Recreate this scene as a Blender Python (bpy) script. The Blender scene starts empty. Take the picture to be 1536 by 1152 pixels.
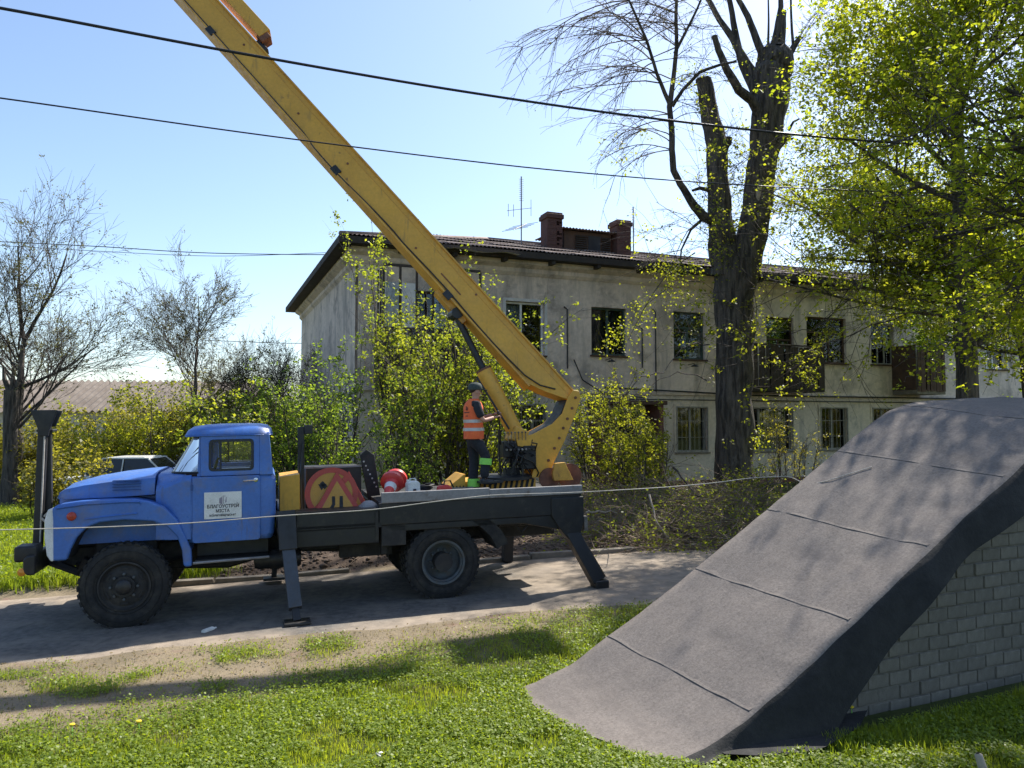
import bpy, bmesh, math, random
import numpy as np
from mathutils import Vector, Matrix

# ------------------------------------------------------------------ camera, sky, sun, exposure
SC = bpy.context.scene
COL = SC.collection
F, CH = 1150.0, 2.4
PIT = math.atan(57 / F)
cam = bpy.data.cameras.new('camera')
cam.sensor_width = 36; cam.lens = 36 * F / 1536; cam.clip_start = 0.05; cam.clip_end = 2000
cam_o = bpy.data.objects.new('camera', cam); COL.objects.link(cam_o)
cam_o.location = (0, 0, CH); cam_o.rotation_euler = (math.pi / 2 + PIT, 0, 0)
SC.camera = cam_o
SUN = Vector((0.55, 0.66, 1.0)).normalized()
W = bpy.data.worlds.new('World'); SC.world = W; W.use_nodes = True
nt = W.node_tree
bg = nt.nodes['Background']; bg.inputs[1].default_value = 0.115
sky = nt.nodes.new('ShaderNodeTexSky'); sky.sky_type = 'NISHITA'; sky.sun_disc = False
sky.sun_elevation = math.asin(SUN.z); sky.sun_rotation = math.atan2(SUN.x, SUN.y)
sky.air_density = 1.0; sky.dust_density = 1.0; sky.ozone_density = 2.2; sky.altitude = 0
nt.links.new(sky.outputs[0], bg.inputs[0])
sl = bpy.data.lights.new('sun', 'SUN'); sl.energy = 4.5; sl.angle = math.radians(0.53); sl.color = (1, 0.95, 0.86)
so = bpy.data.objects.new('sun', sl); COL.objects.link(so)
so.rotation_euler = SUN.to_track_quat('Z', 'Y').to_euler(); so.location = (20, 24, 36)
SC.view_settings.view_transform = 'Standard'; SC.view_settings.look = 'None'
SC.view_settings.gamma = 1; SC.view_settings.use_curve_mapping = False
SC.view_settings.exposure = 1.0
SC.cycles.max_bounces = 6; SC.cycles.transparent_max_bounces = 12

# ------------------------------------------------------------------ small maths
rs = np.random.RandomState(7)
RND = random.Random(5)
def at(px, py, Y):
    a = (px - 768) / F; b = (576 - py) / F
    d = (a, math.cos(PIT) - b * math.sin(PIT), math.sin(PIT) + b * math.cos(PIT))
    k = Y / d[1]
    return Vector((d[0] * k, Y, CH + d[2] * k))
W0 = Vector((-4.49, 8.99, 0.0)); TH = math.radians(17.77); PH = math.radians(1.06)
def vnoise(x, y, s, seed=0):
    x = np.asarray(x, float) / s + seed * 17.3; y = np.asarray(y, float) / s + seed * 5.1
    xi = np.floor(x).astype(np.int64); yi = np.floor(y).astype(np.int64)
    xf = x - xi; yf = y - yi
    def h(a, b):
        v = np.sin(a * 127.1 + b * 311.7 + seed * 74.7) * 43758.5453
        return v - np.floor(v)
    u = xf * xf * (3 - 2 * xf); v = yf * yf * (3 - 2 * yf)
    return (h(xi, yi) * (1 - u) + h(xi + 1, yi) * u) * (1 - v) + (h(xi, yi + 1) * (1 - u) + h(xi + 1, yi + 1) * u) * v
def fbm(x, y, s, seed=0):
    return (vnoise(x, y, s, seed) + .5 * vnoise(x, y, s / 2, seed + 1) + .25 * vnoise(x, y, s / 4, seed + 2)) / 1.75
def sstep(a, b, x):
    t = np.clip((np.asarray(x, float) - a) / (b - a), 0, 1); return t * t * (3 - 2 * t)
def tcoord(x, y):
    dx = np.asarray(x, float) - W0.x; dy = np.asarray(y, float) - W0.y
    return dx * math.cos(TH) + dy * math.sin(TH), -dx * math.sin(TH) + dy * math.cos(TH)
def tworld(X, Y):
    return (W0.x + X * math.cos(TH) - Y * math.sin(TH), W0.y + X * math.sin(TH) + Y * math.cos(TH))
def H(x, y):
    X, Y = tcoord(x, y)
    h = np.clip(X * math.tan(PH), -0.1, 0.15) * sstep(-3.0, -1.2, Y)
    off = 1 - sstep(-1.6, -1.2, Y) * (1 - sstep(2.3, 2.6, Y))          # 0 on the road
    h = h + off * (fbm(x, y, 2.2, 3) - .5) * .09
    h = h + sstep(2.35, 2.8, Y) * .10
    m = np.exp(-(((X - 2.6) / 1.7) ** 2 + ((Y - 3.6) / .8) ** 2))
    return h + m * (.16 + .10 * fbm(x, y, .35, 9))
def Hs(x, y): return float(H(np.array([x]), np.array([y]))[0])
def dens(x, y):
    """how much grass grows at a point, 0..1"""
    X, Y = tcoord(x, y)
    n = fbm(x, y, 1.1, 1); n2 = fbm(x, y, .45, 4)
    e = -3.45 + .34 * np.clip(X, -6, 8)
    fg = sstep(.75, -.45, Y - e + (n - .5) * 1.5 + (n2 - .5) * .8)
    patch = sstep(.52, .70, n * .6 + n2 * .45) * .6 * sstep(-1.0, -1.5, Y)
    fg = np.maximum(fg, patch)
    bg_ = sstep(2.45, 2.75, Y) * (1 - sstep(.5, 1.3, X) * (1 - sstep(13, 15, X)) * (1 - .35 * sstep(4.5, 6, Y)))
    return np.where(Y > 1.2, bg_, fg * (Y < -1.05))

# ------------------------------------------------------------------ materials
MATS = {}
def new_mat(name):
    m = bpy.data.materials.new(name); m.use_nodes = True
    m.node_tree.nodes.clear()
    N = m.node_tree.nodes; L = m.node_tree.links
    out = N.new('ShaderNodeOutputMaterial')
    return m, N, L, out
def tex(N, L, scale, detail=6, coord='Object', rough=.6, stretch=None, dist=0):
    tc = N.new('ShaderNodeTexCoord'); n = N.new('ShaderNodeTexNoise')
    n.inputs['Scale'].default_value = scale; n.inputs['Detail'].default_value = detail
    n.inputs['Roughness'].default_value = rough; n.inputs['Distortion'].default_value = dist
    if coord == 'World':
        g = N.new('ShaderNodeNewGeometry'); src = g.outputs['Position']
    else: src = tc.outputs[coord]
    if stretch:
        mp = N.new('ShaderNodeMapping'); mp.inputs['Scale'].default_value = stretch
        L.new(src, mp.inputs[0]); src = mp.outputs[0]
    L.new(src, n.inputs[0])
    return n.outputs[0]
def ramp(N, L, fac, a, b, ca=(0, 0, 0, 1), cb=(1, 1, 1, 1)):
    r = N.new('ShaderNodeValToRGB'); r.color_ramp.elements[0].position = a; r.color_ramp.elements[1].position = b
    r.color_ramp.elements[0].color = ca; r.color_ramp.elements[1].color = cb
    L.new(fac, r.inputs[0]); return r.outputs[0]
def mixc(N, L, fac, a, b):
    m = N.new('ShaderNodeMix'); m.data_type = 'RGBA'
    if isinstance(fac, (int, float)): m.inputs[0].default_value = fac
    else: L.new(fac, m.inputs[0])
    for i, v in ((6, a), (7, b)):
        if isinstance(v, tuple): m.inputs[i].default_value = (*v[:3], 1)
        else: L.new(v, m.inputs[i])
    return m.outputs[2]
def surf(name, c1, c2=None, scale=3, rough=.7, metal=0, bump=.0, bscale=40, dirt=None, dscale=1.5, dlo=.5, dhi=.7,
         coord='Object', stretch=None, streak=None, spec=.5, fine=.12):
    m, N, L, out = new_mat(name)
    p = N.new('ShaderNodeBsdfPrincipled'); L.new(p.outputs[0], out.inputs[0])
    c2 = c2 or tuple(v * .75 for v in c1)
    col = mixc(N, L, ramp(N, L, tex(N, L, scale, coord=coord, stretch=stretch), .38, .62), c1, c2)
    if fine:
        f = ramp(N, L, tex(N, L, scale * 14, 3, coord=coord), .3, .7, (1 - fine,) * 3 + (1,), (1 + fine,) * 3 + (1,))
        mm = N.new('ShaderNodeMix'); mm.data_type = 'RGBA'; mm.blend_type = 'MULTIPLY'; mm.inputs[0].default_value = 1
        L.new(col, mm.inputs[6]); L.new(f, mm.inputs[7]); col = mm.outputs[2]
    if dirt:
        col = mixc(N, L, ramp(N, L, tex(N, L, dscale, 8, coord=coord, rough=.7), dlo, dhi), col, dirt)
    if streak:
        sc, stc, lo, hi = streak
        col = mixc(N, L, ramp(N, L, tex(N, L, 1.0, 6, coord=coord, stretch=sc, rough=.65), lo, hi), col, stc)
    L.new(col, p.inputs['Base Color'])
    rr = ramp(N, L, tex(N, L, scale * 3, coord=coord), .3, .7, (max(rough - .12, .05),) * 3 + (1,), (min(rough + .12, 1),) * 3 + (1,))
    L.new(rr, p.inputs['Roughness']); p.inputs['Metallic'].default_value = metal
    p.inputs['Specular IOR Level'].default_value = spec
    if bump:
        b = N.new('ShaderNodeBump'); b.inputs['Strength'].default_value = 1; b.inputs['Distance'].default_value = bump
        L.new(tex(N, L, bscale, 6, coord=coord, rough=.7), b.inputs['Height']); L.new(b.outputs[0], p.inputs['Normal'])
    MATS[name] = m
    return m
def leafmat(name, a, b, c, trans=.5, rough=.5):
    """a dark, b middle, c light leaf; thin leaves let light through"""
    m, N, L, out = new_mat(name)
    at_ = N.new('ShaderNodeAttribute'); at_.attribute_name = 'rnd'
    r = N.new('ShaderNodeValToRGB'); e = r.color_ramp.elements
    e[0].position = 0; e[0].color = (*a, 1); e[1].position = 1; e[1].color = (*c, 1)
    k = e.new(.5); k.color = (*b, 1)
    L.new(at_.outputs['Fac'], r.inputs[0])
    p = N.new('ShaderNodeBsdfPrincipled'); p.inputs['Roughness'].default_value = rough
    p.inputs['Specular IOR Level'].default_value = .35
    L.new(r.outputs[0], p.inputs['Base Color'])
    t = N.new('ShaderNodeBsdfTranslucent')
    g = N.new('ShaderNodeMix'); g.data_type = 'RGBA'; g.blend_type = 'MULTIPLY'; g.inputs[0].default_value = 1
    L.new(r.outputs[0], g.inputs[6]); g.inputs[7].default_value = (3.3, 3.1, 1.2, 1)
    L.new(g.outputs[2], t.inputs[0])
    mx = N.new('ShaderNodeMixShader'); mx.inputs[0].default_value = trans
    L.new(p.outputs[0], mx.inputs[1]); L.new(t.outputs[0], mx.inputs[2]); L.new(mx.outputs[0], out.inputs[0])
    MATS[name] = m
    return m
def glassmat(name, col=(.9, .95, .95), rough=.02, alpha=.25):
    m, N, L, out = new_mat(name)
    g = N.new('ShaderNodeBsdfGlossy'); g.inputs['Roughness'].default_value = rough
    t = N.new('ShaderNodeBsdfTransparent'); t.inputs[0].default_value = (*col, 1)
    fr = N.new('ShaderNodeFresnel'); fr.inputs[0].default_value = 1.5
    ad = N.new('ShaderNodeMath'); ad.operation = 'ADD'; ad.inputs[1].default_value = alpha * .3; L.new(fr.outputs[0], ad.inputs[0])
    mx = N.new('ShaderNodeMixShader'); L.new(ad.outputs[0], mx.inputs[0]); L.new(t.outputs[0], mx.inputs[1]); L.new(g.outputs[0], mx.inputs[2])
    L.new(mx.outputs[0], out.inputs[0]); MATS[name] = m
    return m
surf('blue_paint', (.062, .165, .48), (.052, .14, .42), 2.5, .38, bump=.005, bscale=5, dirt=(.16, .155, .17), dscale=3.2, dlo=.50, dhi=.82, fine=.07,
     streak=((14, 14, 1.5), (.10, .10, .13), .62, .78))
surf('blue_dark', (.03, .09, .28), None, 4, .6)
surf('white_paint', (.72, .72, .70), (.6, .6, .58), 5, .45, dirt=(.25, .23, .2), dscale=6, dlo=.6, dhi=.75)
surf('yellow_paint', (.72, .375, .045), (.64, .33, .04), 1.6, .5, bump=.0015, bscale=25, dirt=(.20, .10, .035), dscale=5, dlo=.64, dhi=.74,
     streak=((9, 9, 1.2), (.40, .22, .05), .58, .74), fine=.08)
surf('yellow_flange', (.72, .38, .05), (.55, .28, .05), 4, .5, dirt=(.25, .12, .04), dscale=2.5, dlo=.60, dhi=.7)
surf('black_metal', (.011, .0115, .013), (.018, .017, .017), 5, .5, dirt=(.045, .038, .03), dscale=4, dlo=.55, dhi=.75)
surf('dusty_black', (.016, .016, .017), (.028, .026, .024), 4, .75, dirt=(.06, .052, .042), dscale=5, dlo=.5, dhi=.72)
surf('frame_metal', (.010, .0105, .012), (.016, .017, .018), 3, .5, dirt=(.05, .044, .036), dscale=5, dlo=.55, dhi=.75)
surf('leg_grey', (.055, .062, .075), (.04, .047, .057), 6, .5, dirt=(.05, .045, .04), dscale=8, dlo=.5, dhi=.7)
surf('worn_and_lit_steel', (.32, .30, .28), (.12, .11, .10), 7, .45, metal=.3, dirt=(.10, .07, .05), dscale=9, dlo=.5, dhi=.65)
surf('chrome', (.6, .6, .6), (.5, .5, .5), 8, .15, metal=1)
surf('rust', (.22, .09, .05), (.12, .05, .03), 8, .8, bump=.002)
surf('tyre', (.013, .013, .0135), (.022, .021, .019), 6, .85, bump=.002, bscale=60, dirt=(.05, .044, .035), dscale=6, dlo=.5, dhi=.75)
surf('rim_grey', (.075, .09, .10), (.05, .06, .065), 8, .55, dirt=(.09, .075, .06), dscale=8, dlo=.5, dhi=.7)
surf('board_grey', (.26, .25, .25), (.20, .19, .19), 3, .6, dirt=(.12, .09, .07), dscale=6, dlo=.55, dhi=.7)
surf('red_plastic', (.62, .045, .035), (.55, .04, .04), 5, .4)
surf('orange_vest', (.85, .17, .045), (.78, .13, .04), 9, .8, bump=.004, bscale=14)
surf('reflective', (.55, .52, .48), (.45, .43, .40), 12, .35)
surf('vest_print', (.12, .04, .04), None, 8, .8)
surf('black_cloth', (.014, .016, .022), (.022, .024, .03), 10, .9, bump=.006, bscale=16)
surf('lime_band', (.30, .75, .10), (.25, .65, .1), 10, .6)
surf('skin', (.50, .26, .18), (.44, .22, .15), 14, .55)
surf('hair', (.03, .02, .015), None, 30, .8)
surf('cap_green', (.035, .05, .045), (.05, .065, .06), 16, .85)
surf('boot', (.03, .032, .036), None, 10, .6)
surf('sign_red', (.46, .05, .03), (.40, .05, .03), 9, .45)
surf('sign_yellow', (.55, .27, .03), (.48, .23, .03), 6, .45)
surf('sign_black', (.012, .012, .014), None, 8, .6)
surf('ink', (.02, .02, .04), None, 8, .7)
surf('ink_light', (.33, .30, .36), None, 8, .7)
surf('amber', (.75, .28, .03), None, 8, .3)
surf('red_lamp', (.5, .06, .03), None, 8, .3)
surf('rubber_hose', (.015, .015, .016), None, 8, .5)
surf('seat_brown', (.10, .06, .04), None, 8, .8)
surf('wood_cut', (.70, .44, .20), (.62, .36, .15), 9, .7, stretch=(1, 1, 6))
surf('bark', (.14, .118, .098), (.085, .072, .06), 1.6, .95, bump=.0, bscale=9, stretch=(7, 7, 1.1), dirt=(.13, .12, .10), dscale=3, dlo=.6, dhi=.75)
surf('bark_thin', (.075, .06, .05), (.045, .036, .032), 4, .95)
surf('bark_pale', (.36, .31, .25), (.27, .22, .17), 3, .9, stretch=(5, 5, 1))
surf('twig_grey', (.13, .105, .085), (.085, .065, .05), 4, .95)
surf('twig_dead', (.27, .205, .14), (.17, .12, .085), 3, .95, dirt=(.32, .27, .2), dscale=5, dlo=.55, dhi=.7)
surf('stucco', (.72, .595, .50), (.60, .50, .42), .55, .93, bump=.006, bscale=26, dirt=(.29, .245, .215), dscale=.9, dlo=.50, dhi=.66,
     streak=((1.6, 1.6, .22), (.33, .285, .25), .52, .68))
surf('stucco_low', (.66, .565, .46), (.58, .50, .41), .6, .93, bump=.006, bscale=26, dirt=(.22, .215, .19), dscale=1.1, dlo=.56, dhi=.72,
     streak=((1.4, 1.4, .3), (.28, .265, .235), .54, .70))
surf('plinth_brick', (.19, .075, .05), (.13, .06, .045), 5, .9, bump=.01, bscale=20)
surf('dark_wood', (.035, .026, .022), (.055, .04, .03), 4, .85, stretch=(5, 5, .6))
surf('brown_wood', (.10, .055, .035), (.07, .04, .028), 4, .85)
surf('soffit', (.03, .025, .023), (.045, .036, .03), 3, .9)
surf('roof_sheet', (.155, .105, .09), (.23, .18, .16), 1.1, .85, bump=.004, bscale=30, dirt=(.075, .06, .055), dscale=1.7, dlo=.5, dhi=.7)
surf('sheet_white', (.62, .60, .58), (.5, .48, .46), 3, .5)
surf('chimney_brick', (.10, .045, .036), (.07, .035, .03), 4, .9, bump=.012, bscale=18, dirt=(.10, .06, .05), dscale=4)
surf('win_white', (.72, .71, .68), (.6, .58, .55), 6, .5)
surf('win_green', (.05, .085, .07), (.035, .06, .05), 6, .7)
surf('win_old', (.36, .34, .30), (.24, .22, .19), 9, .8)
surf('interior', (.045, .045, .05), (.02, .02, .022), 1.0, .9)
surf('curtain', (.45, .44, .42), (.30, .30, .30), 6, .9, stretch=(5, 5, .4))
surf('felt', (.182, .156, .138), (.158, .136, .121), 3.2, .93, bump=.004, bscale=55, dirt=(.21, .182, .16), dscale=26, dlo=.48, dhi=.8, fine=.22, spec=.25,
     streak=((3.2, .9, 3), (.125, .108, .098), .56, .76))
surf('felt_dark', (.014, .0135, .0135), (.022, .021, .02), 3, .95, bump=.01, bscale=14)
surf('brick_grey', (.20, .175, .14), (.155, .138, .11), 3.5, .92, bump=.006, bscale=35, dirt=(.095, .088, .062), dscale=1.6, dlo=.42, dhi=.66)
surf('brick_grey2', (.17, .15, .12), (.13, .115, .092), 3.5, .92, bump=.006, bscale=35, dirt=(.085, .078, .055), dscale=1.6, dlo=.42, dhi=.66)
surf('mortar', (.17, .15, .12), (.11, .10, .08), 8, .97, bump=.006)
surf('kerb_conc', (.25, .215, .17), (.18, .155, .125), 4, .93, bump=.006, dirt=(.15, .13, .10), dscale=6)
surf('road', (.125, .112, .098), (.095, .086, .077), .8, .93, bump=.006, bscale=60, coord='World', dirt=(.20, .17, .135), dscale=1.7, dlo=.47, dhi=.70, fine=.35,
     streak=((6, .9, 1), (.07, .062, .055), .58, .70))
surf('car_silver', (.68, .68, .64), None, 4, .3)
surf('car_glass', (.02, .022, .025), None, 3, .08)
surf('wire', (.012, .012, .016), None, 5, .5)
surf('rope', (.45, .41, .36), (.36, .33, .28), 20, .7)
surf('antenna', (.16, .16, .17), None, 5, .5)
surf('paper', (.8, .8, .78), None, 5, .8)
surf('canister', (.78, .77, .72), None, 5, .5)
surf('clod', (.15, .105, .075), (.10, .072, .052), 5, .97)
surf('roof_grey', (.10, .08, .065), (.14, .115, .095), 1.1, .9)
leafmat('leaf_maple', (.075, .105, .012), (.135, .165, .018), (.21, .215, .025), .66)
leafmat('leaf_yellow', (.08, .10, .014), (.135, .155, .022), (.20, .20, .03), .6)
leafmat('leaf_bush', (.075, .10, .016), (.13, .16, .024), (.19, .205, .035), .55)
leafmat('leaf_green', (.055, .095, .018), (.095, .145, .028), (.15, .195, .04), .55)
leafmat('leaf_olive', (.075, .076, .018), (.13, .127, .028), (.19, .17, .04), .5)
leafmat('leaf_pale', (.075, .085, .05), (.11, .115, .065), (.16, .16, .08), .2)
leafmat('grass_leaf', (.08, .12, .014), (.125, .165, .02), (.17, .20, .03), .5)
leafmat('weed_leaf', (.12, .17, .02), (.15, .20, .024), (.18, .23, .03), .38)
leafmat('dry_leaf', (.10, .08, .04), (.15, .12, .06), (.22, .18, .10), .3)
glassmat('cab_glass', (.985, .99, .99), .02, .1)
glassmat('pane_glass', (.78, .83, .85), .03, .02)

_rm = MATS['road']; _N = _rm.node_tree.nodes; _L = _rm.node_tree.links
_p = [q for q in _N if q.type == 'BSDF_PRINCIPLED'][0]; _src = _p.inputs['Base Color'].links[0].from_socket
_a = _N.new('ShaderNodeAttribute'); _a.attribute_name = 'sandy'
_L.new(mixc(_N, _L, _a.outputs['Fac'], _src, mixc(_N, _L, ramp(_N, _L, tex(_N, _L, 6, 6, 'World'), .4, .65), (.34, .27, .20), (.22, .175, .13))), _p.inputs['Base Color'])
_m = MATS['bark']; _N = _m.node_tree.nodes; _L = _m.node_tree.links; _p = [q for q in _N if q.type == 'BSDF_PRINCIPLED'][0]
_b = _N.new('ShaderNodeBump'); _b.inputs['Distance'].default_value = .06; _b.inputs['Strength'].default_value = 1
_h = tex(_N, _L, 1.0, 5, 'Object', rough=.6, stretch=(11, 11, 1.3)); _L.new(ramp(_N, _L, _h, .35, .65), _b.inputs['Height']); _L.new(_b.outputs[0], _p.inputs['Normal'])
_c = _p.inputs['Base Color'].links[0].from_socket; _L.new(mixc(_N, _L, ramp(_N, _L, _h, .38, .54), (.032, .027, .023), _c), _p.inputs['Base Color'])
_m = MATS['felt']; _N = _m.node_tree.nodes; _L = _m.node_tree.links; _p = [q for q in _N if q.type == 'BSDF_PRINCIPLED'][0]
_b0 = [q for q in _N if q.type == 'BUMP'][0]; _b = _N.new('ShaderNodeBump'); _b.inputs['Distance'].default_value = .010
_L.new(tex(_N, _L, 3.5, 3, 'Object', rough=.5, stretch=(.6, 2.2, 1)), _b.inputs['Height']); _L.new(_b.outputs[0], _b0.inputs['Normal'])
# ground sheet: soil colour follows the vertex attribute 'grass' (growth, not light)
m, N, L, out = new_mat('ground')
p = N.new('ShaderNodeBsdfPrincipled'); p.inputs['Roughness'].default_value = .95; p.inputs['Specular IOR Level'].default_value = .2
L.new(p.outputs[0], out.inputs[0])
a = N.new('ShaderNodeAttribute'); a.attribute_name = 'grass'
a2 = N.new('ShaderNodeAttribute'); a2.attribute_name = 'soil'
sand = mixc(N, L, ramp(N, L, tex(N, L, 1.3, 8, 'World'), .4, .62), (.265, .21, .135), (.18, .145, .092))
sand = mixc(N, L, ramp(N, L, tex(N, L, 45, 4, 'World'), .45, .75), sand, (.17, .14, .11))
sand = mixc(N, L, ramp(N, L, tex(N, L, 3.4, 6, 'World'), .58, .72), sand, (.22, .15, .115))
soil = mixc(N, L, ramp(N, L, tex(N, L, 9, 8, 'World'), .35, .65), (.16, .115, .085), (.075, .055, .042))
turf = mixc(N, L, ramp(N, L, tex(N, L, 12, 6, 'World'), .35, .65), (.075, .085, .022), (.045, .06, .014))
c = mixc(N, L, a2.outputs['Fac'], sand, soil)
c = mixc(N, L, a.outputs['Fac'], c, turf)
L.new(c, p.inputs['Base Color'])
b = N.new('ShaderNodeBump'); b.inputs['Distance'].default_value = .02
L.new(tex(N, L, 22, 8, 'World', rough=.75), b.inputs['Height']); L.new(b.outputs[0], p.inputs['Normal'])
MATS['ground'] = m

# ------------------------------------------------------------------ object helpers
def tag(o, label=None, cat=None, group=None, kind=None):
    if label: o['label'] = label
    if cat: o['category'] = cat
    if group: o['group'] = group
    if kind: o['kind'] = kind
    return o
def empty(name, loc=(0, 0, 0), rot=(0, 0, 0), **k):
    o = bpy.data.objects.new(name, None); COL.objects.link(o)
    o.location = loc; o.rotation_euler = rot; o.empty_display_size = .2
    return tag(o, **k)
def link(name, me, parent=None, mat=None):
    o = bpy.data.objects.new(name, me); COL.objects.link(o)
    if parent: o.parent = parent
    if mat: me.materials.append(MATS[mat])
    return o
def copy_tree(o, parent=None):
    c = o.copy(); COL.objects.link(c)
    if parent is not None: c.parent = parent
    for ch in list(o.children): copy_tree(ch, c)
    return c
def rrect(x0, x1, z0, z1, r, n=3):
    P = []
    for cx, cz, a0 in ((x1 - r, z1 - r, 0), (x0 + r, z1 - r, 90), (x0 + r, z0 + r, 180), (x1 - r, z0 + r, 270)):
        for i in range(n + 1):
            t = math.radians(a0 + 90 * i / n); P.append((cx + r * math.cos(t), cz + r * math.sin(t)))
    return P
class B:
    def __init__(s): s.v = []; s.f = []; s.sm = False
    def add(s, v, f):
        o = len(s.v); s.v += [tuple(q) for q in v]; s.f += [tuple(i + o for i in q) for q in f]; return s
    def box(s, x0, x1, y0, y1, z0, z1):
        return s.add([(x0, y0, z0), (x1, y0, z0), (x1, y1, z0), (x0, y1, z0), (x0, y0, z1), (x1, y0, z1), (x1, y1, z1), (x0, y1, z1)],
                     [(0, 3, 2, 1), (4, 5, 6, 7), (0, 1, 5, 4), (1, 2, 6, 5), (2, 3, 7, 6), (3, 0, 4, 7)])
    def obox(s, c, size, M):
        o = len(s.v); hx, hy, hz = (q / 2 for q in size); s.box(-hx, hx, -hy, hy, -hz, hz)
        for i in range(o, len(s.v)): s.v[i] = tuple(M @ Vector(s.v[i]) + Vector(c))
        return s
    def beam(s, p, q, w, h, up=(0, 0, 1)):
        p = Vector(p); q = Vector(q); d = (q - p); l = d.length; d.normalize()
        sx = d.cross(Vector(up)); sx.normalize(); u = sx.cross(d)
        vs = []
        for e in (p, q):
            for a_, b_ in ((-1, -1), (1, -1), (1, 1), (-1, 1)): vs.append(e + sx * a_ * w / 2 + u * b_ * h / 2)
        return s.add(vs, [(0, 3, 2, 1), (4, 5, 6, 7), (0, 1, 5, 4), (1, 2, 6, 5), (2, 3, 7, 6), (3, 0, 4, 7)])
    def prism(s, poly, y0, y1, axis='y'):
        n = len(poly)
        area = sum(poly[i][0] * poly[(i + 1) % n][1] - poly[(i + 1) % n][0] * poly[i][1] for i in range(n))
        if area < 0: poly = poly[::-1]
        if axis == 'y': f = lambda a, b, t: (a, t, b)
        elif axis == 'x': f = lambda a, b, t: (t, a, b); y0, y1 = y1, y0
        else: f = lambda a, b, t: (a, b, t); y0, y1 = y1, y0
        v = [f(a, b, y0) for a, b in poly] + [f(a, b, y1) for a, b in poly]
        fs = [tuple(range(n)), tuple(range(2 * n - 1, n - 1, -1))]
        fs += [(i, i + n, (i + 1) % n + n, (i + 1) % n) for i in range(n)]
        return s.add(v, fs)
    def ring(s, outer, inner, y0, y1):
        n = len(outer)
        v = [(a, y0, b) for a, b in outer] + [(a, y0, b) for a, b in inner] + [(a, y1, b) for a, b in outer] + [(a, y1, b) for a, b in inner]
        fs = []
        for i in range(n):
            j = (i + 1) % n
            fs += [(i, n + i, n + j, j), (2 * n + i, 2 * n + j, 3 * n + j, 3 * n + i), (i, j, 2 * n + j, 2 * n + i), (n + i, 3 * n + i, 3 * n + j, n + j)]
        return s.add(v, fs)
    def tube(s, pts, r, n=8, caps=True):
        pts = [Vector(p) for p in pts]; m_ = len(pts)
        if not hasattr(r, '__len__'): r = [r] * m_
        o = len(s.v); ref = None
        for i in range(m_):
            d = (pts[min(i + 1, m_ - 1)] - pts[max(i - 1, 0)])
            if d.length < 1e-9: d = Vector((0, 0, 1))
            d.normalize()
            if ref is None: ref = Vector((0, 0, 1)) if abs(d.z) < .9 else Vector((1, 0, 0))
            a_ = d.cross(ref).normalized(); b_ = d.cross(a_); ref = -b_ if False else ref
            for k in range(n):
                t = 2 * math.pi * k / n
                s.v.append(tuple(pts[i] + (a_ * math.cos(t) + b_ * math.sin(t)) * r[i]))
        for i in range(m_ - 1):
            for k in range(n):
                k2 = (k + 1) % n
                s.f.append((o + i * n + k, o + i * n + k2, o + (i + 1) * n + k2, o + (i + 1) * n + k))
        if caps:
            s.f.append(tuple(o + k for k in range(n))[::-1]); s.f.append(tuple(o + (m_ - 1) * n + k for k in range(n)))
        return s
    def lathe(s, prof, c=(0, 0, 0), n=32, axis='y'):
        o = len(s.v)
        for (r, h) in prof:
            for k in range(n):
                t = 2 * math.pi * k / n; a_, b_ = r * math.cos(t), r * math.sin(t)
                q = (a_, h, b_) if axis == 'y' else ((a_, b_, h) if axis == 'z' else (h, a_, b_))
                s.v.append((c[0] + q[0], c[1] + q[1], c[2] + q[2]))
        for i in range(len(prof) - 1):
            for k in range(n):
                k2 = (k + 1) % n
                s.f.append((o + i * n + k, o + i * n + k2, o + (i + 1) * n + k2, o + (i + 1) * n + k))
        return s
    def loft(s, rings, caps=True):
        o = len(s.v); n = len(rings[0])
        for r in rings: s.v += [tuple(q) for q in r]
        for i in range(len(rings) - 1):
            for k in range(n):
                k2 = (k + 1) % n
                s.f.append((o + i * n + k, o + i * n + k2, o + (i + 1) * n + k2, o + (i + 1) * n + k))
        if caps:
            s.f.append(tuple(o + k for k in range(n))[::-1]); s.f.append(tuple(o + (len(rings) - 1) * n + k for k in range(n)))
        return s
    def build(s, name, mat, parent=None, smooth=False, bevel=0, seg=2, loc=None, fix=True):
        me = bpy.data.meshes.new(name); me.from_pydata(s.v, [], s.f)
        if fix:
            bm = bmesh.new(); bm.from_mesh(me); bmesh.ops.recalc_face_normals(bm, faces=bm.faces)
            if smooth:
                for e in bm.edges:
                    if len(e.link_faces) == 2 and e.calc_face_angle(0) > .7: e.smooth = False
            bm.to_mesh(me); bm.free()
        o = link(name, me, parent, mat)
        if smooth: me.polygons.foreach_set('use_smooth', [True] * len(me.polygons))
        if bevel:
            b_ = o.modifiers.new('bevel', 'BEVEL'); b_.width = bevel; b_.segments = seg; b_.limit_method = 'ANGLE'; b_.angle_limit = .6
            me.polygons.foreach_set('use_smooth', [True] * len(me.polygons))
            wn = o.modifiers.new('wn', 'WEIGHTED_NORMAL'); wn.keep_sharp = False
        if loc: o.location = loc
        return o
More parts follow.
